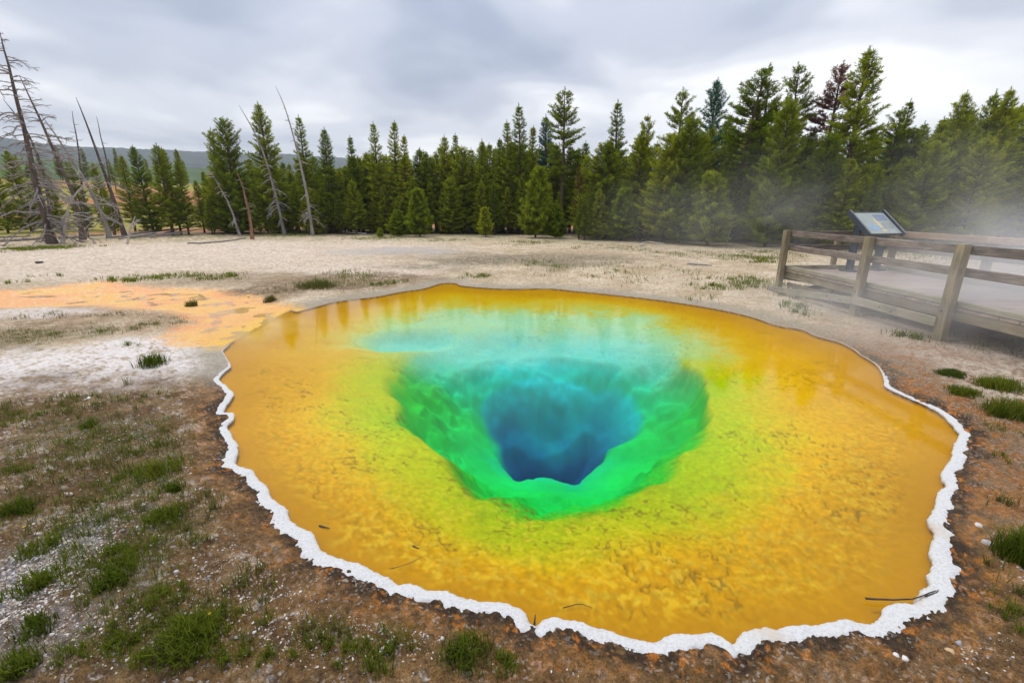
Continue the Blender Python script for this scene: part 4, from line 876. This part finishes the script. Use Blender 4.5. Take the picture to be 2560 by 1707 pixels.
for k in range(66):
    y = YE - 0.10 - k * 0.150
    beam('plank', (BX0 - 0.02 + random.uniform(-.008, .008), y, ZD - 0.021 + random.uniform(-.002, .002)), (BX1 + 0.08, y, ZD - 0.021), 0.142, 0.042, 'wood_deck', bw, me=pl)
ya = YE - 0.14 - 66 * 0.150
beam('rim_joist', (BX0 + 0.02, YE - 0.02, ZD - 0.045 - 0.09), (BX0 + 0.02, ya, ZD - 0.045 - 0.09), 0.045, 0.175, 'wood_post', bw)
beam('rim_joist', (BX1, YE - 0.02, ZD - 0.045 - 0.09), (BX1, ya, ZD - 0.045 - 0.09), 0.045, 0.175, 'wood_post', bw)
for x in (8.7, 9.6): beam('joist', (x, YE - 0.07, ZD - 0.135), (x, ya, ZD - 0.135), 0.045, 0.17, 'wood_post', bw)
beam('end_joist', (BX0 + 0.045, YE - 0.045, ZD - 0.137), (BX1 - 0.025, YE - 0.045, ZD - 0.137), 0.045, 0.17, 'wood_post', bw)
beam('kerb_board', (BX0 + 0.03, YE - 0.06, ZD + 0.062), (BX0 + 0.03, ya, ZD + 0.062), 0.085, 0.10, 'wood_brace', bw)
beam('kerb_board', (BX1 - 0.02, YE - 0.06, ZD + 0.062), (BX1 - 0.02, ya, ZD + 0.062), 0.085, 0.10, 'wood_brace', bw)
beam('kerb_board', (BX0 + 0.10, YE - 0.05, ZD + 0.062), (BX1 - 0.08, YE - 0.05, ZD + 0.062), 0.085, 0.10, 'wood_brace', bw)
NEARP = [YE - 0.10, 9.92, 7.82, 5.4]
FARP = [YE - 0.10, 10.3, 7.7]
TOP = 1.80
for y in NEARP:
    p = beam('post', (BX0 - 0.115, y, gz(BX0, y) - 0.2), (BX0 - 0.115, y, TOP + 0.02), 0.13, 0.18, 'wood_post', bw, up=(0, 1, 0), ch=0.012)
    beam('bolt', (-0.0, 0, 0), (0.012, 0, 0), 0.035, 0.035, 'bolt', p, ch=0.01).matrix_local = Matrix.Translation((0.72, -0.075, 0.02)) @ Matrix.Rotation(R(90), 4, 'Z')
for y in FARP:
    beam('post', (BX1 + 0.105, y, gz(BX1, y) - 0.2), (BX1 + 0.105, y, TOP + 0.02), 0.14, 0.14, 'wood_post', bw, up=(0, 1, 0), ch=0.012)
beam('post', (BX0 + 1.45, YE + 0.08, gz(9, YE) - 0.2), (BX0 + 1.45, YE + 0.08, TOP - 0.02), 0.12, 0.12, 'wood_post', bw, up=(0, 1, 0), ch=0.012)
for z, hh_ in ((TOP - 0.075, 0.15), (TOP - 0.45, 0.15)):
    for a_, b_ in zip(NEARP[:-1], NEARP[1:]):
        beam('rail', (BX0 - 0.015, a_ + 0.02, z), (BX0 - 0.015, b_ + 0.03, z + random.uniform(-.006, .006)), 0.055, hh_, 'wood_rail', bw, ch=0.01)
    for n_, (a_, b_) in enumerate(zip(FARP[:-1], FARP[1:])):
        beam('rail', (BX1 - 0.0, a_ + 0.02, z), (BX1 - 0.0, b_ + 0.03, z), 0.055, hh_, 'wood_new' if z > 1.6 else 'wood_rail', bw, ch=0.01)
    beam('rail', (BX0 + 0.03, YE - 0.005, z), (BX1 - 0.04, YE - 0.005, z), 0.055, hh_ * 0.85, 'wood_rail', bw, ch=0.01)
def knots(par, L, xs):
    for x_, z_ in xs:
        k_ = beam('knot', (0, 0, 0), (0.006, 0, 0), 0.045, 0.04, 'bolt', par, ch=0.016); k_.matrix_local = Matrix.Translation((x_, -0.027, z_)) @ Matrix.Rotation(R(90), 4, 'Z')
b1 = beam('brace', (BX0 - 0.215, YE + 0.25, 0.14), (BX0 - 0.215, NEARP[1] + 0.0, 0.44), 0.045, 0.16, 'wood_brace', bw); knots(b1, 3, [(0.42, 0.01), (0.78, 0.04), (2.6, 0.02), (2.72, -0.04), (3.05, -0.02)])
b2 = beam('brace', (BX0 - 0.215, NEARP[1] - 0.01, 0.46), (BX0 - 0.20, NEARP[2] + 0.05, 0.46), 0.045, 0.17, 'wood_brace', bw); knots(b2, 2, [(0.78, 0.0), (1.08, -0.03)])
for y in NEARP[:3]:
    beam('cross_brace', (BX0 - 0.0, y - 0.12, 0.10), (BX1 + 0.06, y - 0.12, 0.55), 0.045, 0.15, 'wood_post', bw)
    beam('cross_brace', (BX0 + 0.02, y + 0.14, 0.52), (BX1 + 0.04, y + 0.14, 0.12), 0.045, 0.15, 'wood_post', bw)
    beam('footing', (9.15, y, -0.1), (9.15, y, ZD - 0.225), 0.12, 0.12, 'wood_post', bw, up=(0, 1, 0))
beam('brace', (BX0 + 0.08, YE - 0.2, 0.33), (BX0 + 0.10, NEARP[1] + 0.1, 0.36), 0.04, 0.12, 'wood_post', bw)

# ------------------------------------------------------------------ information sign
M['slate'] = simple('slate_blue_paint', (0.040, 0.052, 0.066), (0.062, 0.078, 0.096), 5, 0.5, 0.05, 0.002, spec=0.5)
M['slate_edge'] = simple('paler_frame_edge', (0.10, 0.11, 0.13), (0.17, 0.18, 0.20), 9, 0.45, 0.05, 0.002, spec=0.5)  # paler than the slate paint, laid along the top of the frame sides
M['panel'] = simple('printed_panel', (0.34, 0.375, 0.34), (0.41, 0.44, 0.40), 3, 0.5, 0, spec=0.25)
M['ink_blue'] = simple('blue_print', (0.20, 0.32, 0.44), (0.34, 0.45, 0.54), 14, 0.3, 0)
M['ink_dark'] = simple('dark_photo_print', (0.05, 0.08, 0.14), (0.30, 0.38, 0.48), 22, 0.3, 0)
M['ink_tan'] = simple('tan_print', (0.58, 0.45, 0.22), (0.66, 0.55, 0.33), 9, 0.3, 0)
M['ink_grey'] = simple('grey_photo_print', (0.12, 0.13, 0.13), (0.45, 0.47, 0.45), 26, 0.3, 0)
sg = empty('information_sign', (9.72, 12.55, ZD + 0.002), 0.26); tag(sg, 'slanted information panel on two dark slate legs at the end of the boardwalk', 'sign')
def rel(par, name, p0, p1, w, h, m, up=(0, 0, 1), ch=0.004):
    return beam(name, p0, p1, w, h, m, par, up, ch=ch, local=True)
for sx in (-0.47, 0.47):
    lg = rel(sg, 'leg', (sx, 0.10, 0.03), (sx, 0.10, 1.22), 0.07, 0.19, 'slate', (0, 1, 0))
    bp_ = rel(sg, 'base_plate', (sx, -0.09, 0.022), (sx, 0.29, 0.022), 0.27, 0.044, 'slate')
tl = R(40); W2 = 0.56; HL = 0.40
cz = 1.27; cyy = 0.0
def pp(u, v, w_=0): return (u, cyy + v * math.cos(tl) - w_ * math.sin(tl), cz + v * math.sin(tl) + w_ * math.cos(tl))
nu = (0, -math.sin(tl), math.cos(tl))
rel(sg, 'panel', pp(-W2, 0), pp(W2, 0), 2 * HL, 0.03, 'panel', nu, 0.003)
for sx in (-1, 1):
    rel(sg, 'frame_side', pp(sx * (W2 + 0.032), -HL - 0.06), pp(sx * (W2 + 0.032), HL + 0.06), 0.055, 0.13, 'slate', nu)
    rel(sg, 'frame_edge', pp(sx * (W2 + 0.032), -HL - 0.062, 0.068), pp(sx * (W2 + 0.032), HL + 0.062, 0.068), 0.057, 0.008, 'slate_edge', nu, 0.002)
rel(sg, 'frame_rail', pp(-W2, -HL - 0.012, -0.008), pp(W2, -HL - 0.012, -0.008), 0.028, 0.06, 'slate', nu)
rel(sg, 'frame_rail', pp(-W2, HL + 0.012, -0.008), pp(W2, HL + 0.012, -0.008), 0.028, 0.06, 'slate', nu)
def printed(name, u0, v0, u1, v1, m): return rel(sg, name, pp(u0, (v0 + v1) / 2, 0.0165), pp(u1, (v0 + v1) / 2, 0.0165), abs(v1 - v0), 0.002, m, nu, 0.0005)
printed('photo_print', 0.10, 0.08, 0.46, 0.30, 'ink_dark'); printed('photo_print', 0.16, -0.22, 0.48, 0.02, 'ink_grey')
printed('photo_frame', 0.10, 0.305, 0.40, 0.325, 'ink_dark')
def blob_print(name, cu, cv, ru, rv, m, seed):
    g = np.random.default_rng(seed); n = 18; a = np.linspace(0, 6.283, n, endpoint=False); k = 1 + g.normal(0, 0.14, n)
    V = [pp(cu + ru * kk * math.cos(x), cv + rv * kk * math.sin(x), 0.0172) for x, kk in zip(a, k)]
    me = bpy.data.meshes.new(name); me.from_pydata(V, [], [list(range(n))]); me.update(); link(name, me, sg, M[m])
blob_print('map_print', -0.20, -0.17, 0.19, 0.12, 'ink_blue', 1); blob_print('map_print', 0.04, -0.02, 0.07, 0.19, 'ink_tan', 2); blob_print('map_print', 0.06, -0.29, 0.09, 0.05, 'ink_tan', 3)

pan = next(c for c in sg.children if c.name.startswith('panel'))
for c in list(sg.children):
    if c.name.startswith(('photo_', 'map_')):
        mb_ = pan.matrix_basis.inverted() @ c.matrix_basis; c.parent = pan; c.matrix_parent_inverse.identity(); c.matrix_basis = mb_

# ------------------------------------------------------------------ grass
def blades(B, h, w, lean, g, curve=0.6):
    """B (n,3) feet -> triangles of bent blades"""
    n = len(B); a = g.random(n) * 6.283; L = h * (0.55 + 0.6 * g.random(n)); ln = lean * (0.3 + g.random(n))
    dx = np.c_[np.cos(a), np.sin(a), np.zeros(n)]; sd = np.c_[-np.sin(a + g.normal(0, .6, n)), np.cos(a), np.zeros(n)]
    m_ = B + dx * (L * ln * 0.35)[:, None] + np.c_[np.zeros(n), np.zeros(n), L * 0.58]
    t_ = B + dx * (L * ln)[:, None] + np.c_[np.zeros(n), np.zeros(n), L * (1 - curve * np.minimum(ln, 1) * 0.5)]
    ww = (w * (0.6 + 0.7 * g.random(n)))[:, None]
    V = np.stack([B - sd * ww / 2, B + sd * ww / 2, m_ - sd * ww * 0.42, m_ + sd * ww * 0.42, t_], 1).reshape(-1, 3)
    k = np.arange(n)[:, None] * 5
    F = (k[:, None] + np.array([[0, 1, 3], [0, 3, 2], [2, 3, 4]])[None]).reshape(-1, 3)
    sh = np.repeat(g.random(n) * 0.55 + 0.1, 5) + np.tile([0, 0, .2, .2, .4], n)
    return V, F, np.clip(sh, 0, 1)
def tussock(px, py, rx, h, n, label, m='grass', seed=0, wb=0.006, lean=0.6, group=None, name='grass_tussock', cat='grass clump'):
    g = np.random.default_rng(seed + 2000); cx, cyy = U(px, py); r = abs(U(px + rx, py)[0] - cx)
    rr_ = r * np.sqrt(g.random(n)) * (0.6 + 0.4 * g.random(n)); a = g.random(n) * 6.283
    nsub = max(1, n // 60); sc = g.normal(0, r * 0.34, (nsub, 2)); pick = g.integers(0, nsub, n)
    insub = g.random(n) < 0.45
    bx = np.where(insub, sc[pick, 0] + g.normal(0, r * 0.16, n), rr_ * np.cos(a)); by = np.where(insub, sc[pick, 1] + g.normal(0, r * 0.16, n), rr_ * np.sin(a))
    z = ground_z(cx + bx, cyy + by); z0 = gz(cx, cyy)
    hl = h * (1 - 0.5 * np.clip(np.hypot(bx, by) / (r * 1.2), 0, 1))
    V, F, S = blades(np.c_[bx, by, z - z0 - 0.004], hl, wb, lean, g)
    o = link(name, np_mesh(name, V, F, False, {'shade': ('FLOAT', S)}), None, M[m]); o.location = (cx, cyy, z0)
    return tag(o, label, cat, group)
TU = [(384, 925, 42, .24, 420, 'bushy green tussock alone on the white crust left of the pool', 'grass', .007),
 (479, 766, 16, .26, 260, 'round brownish tuft standing in the orange runoff stream', 'dry_grass', .009),
 (676, 757, 17, .24, 260, 'round dark tuft at the mouth of the runoff stream', 'dry_grass', .009),
 (790, 724, 60, .30, 900, 'wide grassy hummock on the brown bank beyond the pool', 'dry_grass', .010),
 (325, 972, 16, .22, 34, 'sparse wiry little tuft right below the bushy tussock', 'dry_grass', .005),
 (50, 1300, 46, .15, 260, 'bright green tuft at the left edge, highest of the column of tufts', 'grass', .006),
 (104, 1400, 50, .14, 220, 'green tuft at the left edge, second of the column of tufts', 'grass', .006),
 (97, 1490, 55, .13, 260, 'green tuft at the left edge, third of the column of tufts', 'grass', .006),
 (97, 1605, 50, .12, 230, 'green tuft at the left edge, fourth of the column of tufts', 'grass', .006),
 (60, 1700, 60, .13, 300, 'bright green tuft in the bottom left corner', 'grass', .006),
 (473, 1640, 95, .16, 900, 'big dark green grass clump at the bottom left', 'grass', .0055),
 (444, 1240, 26, .12, 200, 'small dark tuft left of the pool below the large grassy patch', 'grass', .006),
 (406, 1190, 70, .12, 600, 'large grassy patch beside the left rim of the pool', 'grass', .006),
 (425, 1312, 58, .12, 480, 'dark grass clump left of the pool below the small dark tuft', 'grass', .006),
 (290, 1475, 60, .10, 280, 'flat leafy green clump in the left foreground', 'grass', .008),
 (290, 1412, 60, .09, 240, 'thin grass clump just above the flat leafy one', 'grass', .006),
 (232, 1080, 28, .12, 170, 'small green tuft on the brown ground below the white crust', 'grass', .006),
 (1165, 1660, 75, .12, 520, 'dark upright grass clump at the bottom edge, left of centre', 'grass', .005),
 (950, 1685, 60, .11, 200, 'thin upright grass at the bottom edge, left of the dark clump', 'grass', .005),
 (1010, 1622, 26, .15, 30, 'few tall thin stalks at the bottom edge', 'grass', .004),
 (1263, 1690, 45, .10, 150, 'short grass clump at the bottom edge, nearest the middle', 'grass', .005),
 (2545, 1420, 60, .30, 800, 'tall dense green clump at the right edge beside the pool', 'grass', .006),
 (2523, 1052, 62, .26, 700, 'green grass clump at the right edge, nearest below the boardwalk', 'grass', .007),
 (2492, 985, 60, .18, 1000, 'pale grassy patch at the right below the boardwalk', 'grass', .007),
 (2405, 1000, 40, .12, 700, 'low bright grass patch between the pool rim and the right edge', 'grass', .007),
 (2370, 950, 34, .10, 900, 'low pale grass patch at the foot of the steam', 'grass', .007)]
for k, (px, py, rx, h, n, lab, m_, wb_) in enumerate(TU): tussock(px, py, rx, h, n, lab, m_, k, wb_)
# grass nobody could count: sparse patches over the clearing
def patch_feet(lst, seed):
    g = np.random.default_rng(seed); out = []
    for px, py, rx, ry, n in lst:
        c = np.array(U(px, py)); ax = abs(U(px + rx, py)[0] - c[0]); ay = abs(U(px, py - ry)[1] - U(px, py + ry)[1]) / 2
        k = max(3, n // 26); cc = g.normal(0, 0.5, (k, 2)) * [ax, ay]; w_ = g.integers(0, k, n)
        q = c + cc[w_] + g.normal(0, 1, (n, 2)) * np.minimum(ax, ay) * 0.26 * (0.15 + g.random(n) ** 2 * 1.6)[:, None]
        out.append(q)
    q = np.vstack(out)
    d_ = sdist(q[:, 0], q[:, 1], OUT, 3.0); dc_ = sdist(q[:, 0], q[:, 1], CH, 3.0)
    return q[(d_ < -0.25) & (dc_ < -0.03)]
def grass_stuff(name, label, lst, h, w_, m, seed, lean=0.7, lift=0.0):
    g = np.random.default_rng(seed); q = patch_feet(lst, seed); z = ground_z(q[:, 0], q[:, 1]) - 0.004
    V, F, S = blades(np.c_[q, z], h, w_, lean, g); S = np.clip(S + lift, 0, 1)
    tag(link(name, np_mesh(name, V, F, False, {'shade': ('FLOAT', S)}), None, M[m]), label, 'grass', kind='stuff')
grass_stuff('grass', 'sparse green grass on the brown ground left of the pool and in the foreground',
  [(60, 1060, 90, 30, 700), (250, 1110, 160, 60, 1300), (120, 1180, 120, 50, 900), (380, 1130, 60, 40, 500), (330, 1240, 130, 60, 1300), (200, 1340, 160, 60, 1000), (380, 1400, 110, 70, 1100), (180, 1460, 120, 60, 600), (400, 1520, 120, 60, 800), (560, 1590, 120, 60, 600), (300, 1650, 160, 50, 800),
   (640, 1680, 160, 30, 300), (900, 1650, 200, 40, 500), (330, 1010, 80, 20, 350), (200, 1010, 80, 15, 300), (60, 850, 110, 30, 1300), (290, 835, 60, 14, 500), (400, 815, 55, 16, 600), (180, 840, 60, 16, 350), (335, 872, 25, 6, 160), (2500, 900, 90, 40, 500), (2440, 1060, 70, 40, 300), (2540, 1180, 40, 90, 300), (2530, 1560, 50, 60, 300), (2480, 880, 120, 30, 500)],
  0.075, 0.0042, 'grass', 31)
grass_stuff('grass', 'tufts of green grass scattered over the far side of the clearing',
  [(400, 700, 130, 8, 900), (560, 700, 60, 8, 400), (300, 705, 60, 5, 300), (140, 697, 30, 4, 60), (30, 712, 40, 5, 80), (1200, 697, 35, 6, 260), (860, 700, 120, 20, 500), (960, 715, 60, 8, 220), (1480, 690, 120, 20, 300), (1640, 690, 140, 30, 360), (1880, 715, 70, 14, 900), (1790, 725, 50, 10, 300), (1750, 760, 60, 12, 150), (1985, 775, 40, 10, 300), (2010, 745, 60, 12, 240),
   (2240, 815, 35, 8, 240), (2290, 860, 60, 20, 150), (60, 628, 90, 6, 2000), (150, 624, 70, 5, 1200), (720, 592, 80, 4, 1200), (960, 600, 90, 5, 1300), (1110, 605, 40, 4, 400), (1330, 612, 90, 6, 700), (1520, 625, 120, 8, 600), (1860, 650, 90, 8, 900), (1700, 640, 120, 8, 500), (1940, 640, 80, 10, 700), (2330, 650, 160, 20, 900), (1340, 670, 90, 12, 300), (1900, 660, 60, 6, 500)],
  0.15, 0.014, 'grass', 32, lift=0.4)
grass_stuff('dry_grass', 'thin dry grass on the pale and brown crust',
  [(150, 1040, 200, 30, 500), (300, 1180, 200, 80, 700), (480, 1330, 60, 80, 200), (200, 800, 200, 14, 400), (700, 735, 100, 10, 300), (900, 720, 140, 16, 500), (1260, 655, 200, 14, 800), (1500, 660, 220, 20, 500), (130, 1270, 120, 50, 300), (600, 1480, 160, 80, 200), (800, 1620, 200, 50, 250), (2480, 1480, 60, 90, 150), (2450, 1250, 50, 60, 120), (420, 1580, 140, 60, 300)],
  0.10, 0.006, 'dry_grass', 33)

# ------------------------------------------------------------------ stones and gravel
PB = attr_mat('pebbles', 0.75, 0.3, 0.5, 40, 0.3, 0.004)[0]
def rocks(q, size, g, cols):
    """flattened irregular pebbles: 6-sided, 3 rings"""
    n = len(q); base = []
    a = np.linspace(0, 6.283, 5, endpoint=False)
    ring0 = np.c_[np.cos(a), np.sin(a), a * 0 - 0.2]; ring1 = np.c_[np.cos(a + .6) * 0.8, np.sin(a + .6) * 0.8, a * 0 + 0.42]; topv = np.array([[0, 0, 0.6]])
    B = np.vstack([ring0, ring1, topv])
    V = np.repeat(B[None], n, 0) * (1 + g.normal(0, 0.28, (n, 11, 1)))
    th = g.random(n) * 6.283; el = 0.6 + 0.4 * g.random(n)
    x = V[..., 0] * el[:, None]; y = V[..., 1]; c, s_ = np.cos(th)[:, None], np.sin(th)[:, None]
    V = np.stack([x * c - y * s_, x * s_ + y * c, V[..., 2] * 0.8], -1) * size[:, None, None]
    V = V + np.c_[q, ground_z(q[:, 0], q[:, 1])][:, None]
    f = [[k, (k + 1) % 5, 5 + k] for k in range(5)] + [[(k + 1) % 5, 5 + (k + 1) % 5, 5 + k] for k in range(5)] + [[5 + k, 5 + (k + 1) % 5, 10] for k in range(5)]
    F = (np.arange(n)[:, None, None] * 11 + np.array(f)[None]).reshape(-1, 3)
    return V.reshape(-1, 3), F, np.repeat(cols, 11, 0)
g = np.random.default_rng(77)
qs = []
for px, py, rx, ry, n in [(40, 1500, 150, 200, 6500), (60, 1480, 160, 200, 2600), (250, 1600, 300, 90, 1500), (420, 1250, 200, 180, 1500), (640, 1480, 200, 150, 1500), (900, 1620, 240, 70, 900), (250, 1120, 260, 90, 1300), (2480, 1400, 90, 250, 900), (2300, 1640, 200, 50, 600), (1500, 1690, 300, 20, 150)]:
    c = np.array(U(px, py)); ax = abs(U(px + rx, py)[0] - c[0]); ay = abs(U(px, py - ry)[1] - U(px, py + ry)[1]) / 2
    qs.append(c + g.normal(0, 0.55, (n, 2)) * [ax, ay])
q = np.vstack(qs); q = q[(sdist(q[:, 0], q[:, 1], OUT, 2.0) < -0.32) & (q[:, 1] > 1.0)]
pal = np.array([(0.62, 0.57, 0.52), (0.70, 0.66, 0.62), (0.30, 0.29, 0.30), (0.20, 0.19, 0.19), (0.42, 0.33, 0.24), (0.55, 0.45, 0.34), (0.14, 0.10, 0.075)])
V_, F_, S_ = rocks(q, 0.0026 + 0.009 * g.random(len(q)) ** 4, g, pal[g.choice(7, len(q), p=[.22, .14, .16, .08, .16, .14, .10])])
tag(link('gravel', np_mesh('gravel', V_, F_, True, {'tint': ('FLOAT_COLOR', S_)}), None, PB), 'loose white and grey gravel scattered on the banks', 'gravel', kind='stuff')
for k, (px, py, sz, c, lab) in enumerate([(100, 666, .17, (0.10, 0.085, 0.07), 'dark flat stone lying alone on the pale ground at the far left'), (182, 1258, .035, (0.60, 0.46, 0.40), 'pinkish stone on the brown ground left of the pool'), (446, 1449, .022, (0.62, 0.58, 0.55), 'pale stone in the left foreground above the big grass clump'),
   (655, 1430, .022, (0.50, 0.47, 0.45), 'grey-white stone on the bank below the front left rim'), (694, 1387, .016, (0.16, 0.15, 0.15), 'small dark stone close to the front left rim'), (735, 1446, .014, (0.20, 0.18, 0.17), 'tiny dark stone just left of the front rim'), (316, 1349, .020, (0.22, 0.21, 0.22), 'grey stone among the grass left of the pool'),
   (2462, 1375, .035, (0.42, 0.39, 0.37), 'grey stone at the foot of the tall clump on the right'), (2440, 1328, .022, (0.58, 0.55, 0.52), 'small pale stone right of the white rim'), (2366, 1642, .026, (0.55, 0.38, 0.20), 'tan stone near the lower right corner'), (2390, 1624, .022, (0.33, 0.33, 0.36), 'bluish stone beside the tan one in the lower right'),
   (2235, 1655, .026, (0.68, 0.64, 0.60), 'white pebble at the bottom right of the pool'), (2256, 1663, .020, (0.70, 0.66, 0.61), 'second white pebble beside the larger one at the bottom right'), (224, 1008, .05, (0.66, 0.64, 0.62), 'white lump on the crust left of the pool'), (981, 1630, .024, (0.17, 0.17, 0.19), 'dark stone in the grass at the bottom edge')]):
    gg = np.random.default_rng(k + 60); qq = np.array([U(px, py)])
    V_, F_, S_ = rocks(qq, np.array([sz]), gg, np.array([c])); org = V_.mean(0)
    o = link('stone', np_mesh('stone', V_ - org, F_, True, {'tint': ('FLOAT_COLOR', S_)}), None, PB); o.location = org; tag(o, lab, 'stone')
# small yellow flowers
M['flower'] = simple('yellow_petals', (0.75, 0.45, 0.01), (0.80, 0.55, 0.02), 30, 0.7, 0)
for k, (px, py, lab) in enumerate([(111, 1332, 'tiny yellow flower above the second tuft at the left edge'), (73, 1357, 'tiny yellow flower at the left edge beside the second tuft'), (531, 1578, 'tiny yellow flower right of the big dark grass clump')]):
    x, y = U(px, py); e = empty('yellow_flower', (x, y, gz(x, y))); tag(e, lab, 'flower')
    link('stem', np_mesh('stem', *tube([(0, 0, 0), (0.004, 0, 0.03), (0.006, 0, 0.055)], [0.0015, 0.0012, 0.001], 4, False)), e, M['grass'])
    vv = [(0.006, 0, 0.056)]; ff_ = []
    for p_ in range(5):
        a_ = p_ * 1.2566; vv += [(0.006 + 0.008 * math.cos(a_ - .4), 0.008 * math.sin(a_ - .4), 0.060), (0.006 + 0.012 * math.cos(a_), 0.012 * math.sin(a_), 0.061), (0.006 + 0.008 * math.cos(a_ + .4), 0.008 * math.sin(a_ + .4), 0.060)]
        b_ = 1 + p_ * 3; ff_ += [(0, b_, b_ + 1, b_ + 2)]
    me = bpy.data.meshes.new('petals'); me.from_pydata(vv, [], ff_); me.update(); link('petals', me, e, M['flower'])

# ------------------------------------------------------------------ steam drifting off the pool over the boardwalk
def steam_box(name, lo, hi, blobs, sc, seed, label):
    lo, hi = Vector(lo), Vector(hi); c = [(x, y, z) for x in (lo.x, hi.x) for y in (lo.y, hi.y) for z in (lo.z, hi.z)]
    me = bpy.data.meshes.new(name); me.from_pydata(c, [], [(0, 1, 3, 2), (4, 6, 7, 5), (0, 4, 5, 1), (2, 3, 7, 6), (0, 2, 6, 4), (1, 5, 7, 3)]); me.update()
    m = bpy.data.materials.new(name); m.use_nodes = True; nt = m.node_tree; nt.nodes.clear(); o = N(nt, 'ShaderNodeOutputMaterial')
    t = N(nt, 'ShaderNodeTexCoord'); acc = None
    for cen_, rad_, amp_ in blobs:
        mp = N(nt, 'ShaderNodeMapping', vector_type='TEXTURE', inp={'Location': cen_, 'Scale': rad_}); nt.links.new(t.outputs['Object'], mp.inputs[0])
        gr = N(nt, 'ShaderNodeTexGradient', gradient_type='SPHERICAL'); nt.links.new(mp.outputs[0], gr.inputs[0])
        pw = N(nt, 'ShaderNodeMath', operation='POWER', inp={1: 1.5}); nt.links.new(gr.outputs['Fac'], pw.inputs[0])
        ml = N(nt, 'ShaderNodeMath', operation='MULTIPLY', inp={1: amp_ * 1.25}); nt.links.new(pw.outputs[0], ml.inputs[0])
        if acc is None: acc = ml
        else:
            ad = N(nt, 'ShaderNodeMath', operation='ADD'); nt.links.new(acc.outputs[0], ad.inputs[0]); nt.links.new(ml.outputs[0], ad.inputs[1]); acc = ad
    mp = N(nt, 'ShaderNodeMapping', inp={'Location': (seed, 0, 0), 'Scale': (1, 1, 1.5)}); nt.links.new(t.outputs['Object'], mp.inputs[0])
    n = N(nt, 'ShaderNodeTexNoise', inp={'Scale': sc, 'Detail': 3.0, 'Roughness': 0.5, 'Distortion': 0.5}); nt.links.new(mp.outputs[0], n.inputs['Vector'])
    mr = N(nt, 'ShaderNodeMapRange', inp={1: 0.38, 2: 0.62, 3: 0.22, 4: 1.3}); nt.links.new(n.outputs[0], mr.inputs[0])
    mu = N(nt, 'ShaderNodeMath', operation='MULTIPLY'); nt.links.new(acc.outputs[0], mu.inputs[0]); nt.links.new(mr.outputs[0], mu.inputs[1])
    pv = N(nt, 'ShaderNodeVolumePrincipled', inp={'Color': (0.97, 0.97, 0.97, 1), 'Anisotropy': 0.2}); nt.links.new(mu.outputs[0], pv.inputs['Density']); nt.links.new(pv.outputs[0], o.inputs['Volume'])
    ob = link(name, me, None, m); tag(ob, label, 'steam', kind='stuff'); return ob
steam_box('steam', (4.4, 4.0, 0.0), (15.5, 15.5, 5.4), [((9.4, 8.0, 0.6), (4.0, 4.0, 2.1), 0.78), ((12.4, 9.6, 1.9), (3.2, 4.5, 2.6), 0.10), ((6.8, 9.2, 0.3), (2.4, 4.2, 0.9), 0.16)], 0.55, 3.1, 'pale steam drifting over the right end of the boardwalk')
steam_box('steam', (2.0, 19.0, 0.0), (25.0, 27.5, 7.0), [((8.6, 23.5, 1.4), (6.4, 4.2, 4.2), 0.030), ((13.0, 23.0, 1.8), (5.0, 4.2, 4.6), 0.038), ((20.5, 22.5, 2.6), (5.0, 4.2, 4.4), 0.05)], 0.35, 9.4, 'thin steam wisps in front of the pines right of the middle')
cy.volume_step_rate = 1.0; cy.volume_max_steps = 96

# ------------------------------------------------------------------ the air itself
hz = bpy.data.meshes.new('haze'); L_ = 4200.0
hc = [(x, y, z) for x in (-L_, L_) for y in (-L_, L_) for z in (-12.0, 260.0)]
hz.from_pydata(hc, [], [(0, 1, 3, 2), (4, 6, 7, 5), (0, 4, 5, 1), (2, 3, 7, 6), (0, 2, 6, 4), (1, 5, 7, 3)]); hz.update()
hm_ = bpy.data.materials.new('haze'); hm_.use_nodes = True; nt = hm_.node_tree; nt.nodes.clear(); o = N(nt, 'ShaderNodeOutputMaterial')
pv = N(nt, 'ShaderNodeVolumePrincipled', inp={'Color': (0.86, 0.91, 1.0, 1), 'Density': 0.00022}); nt.links.new(pv.outputs[0], o.inputs['Volume'])
tag(link('haze', hz, None, hm_), 'thin grey-blue haze in the air over the far hills', 'haze', kind='stuff')
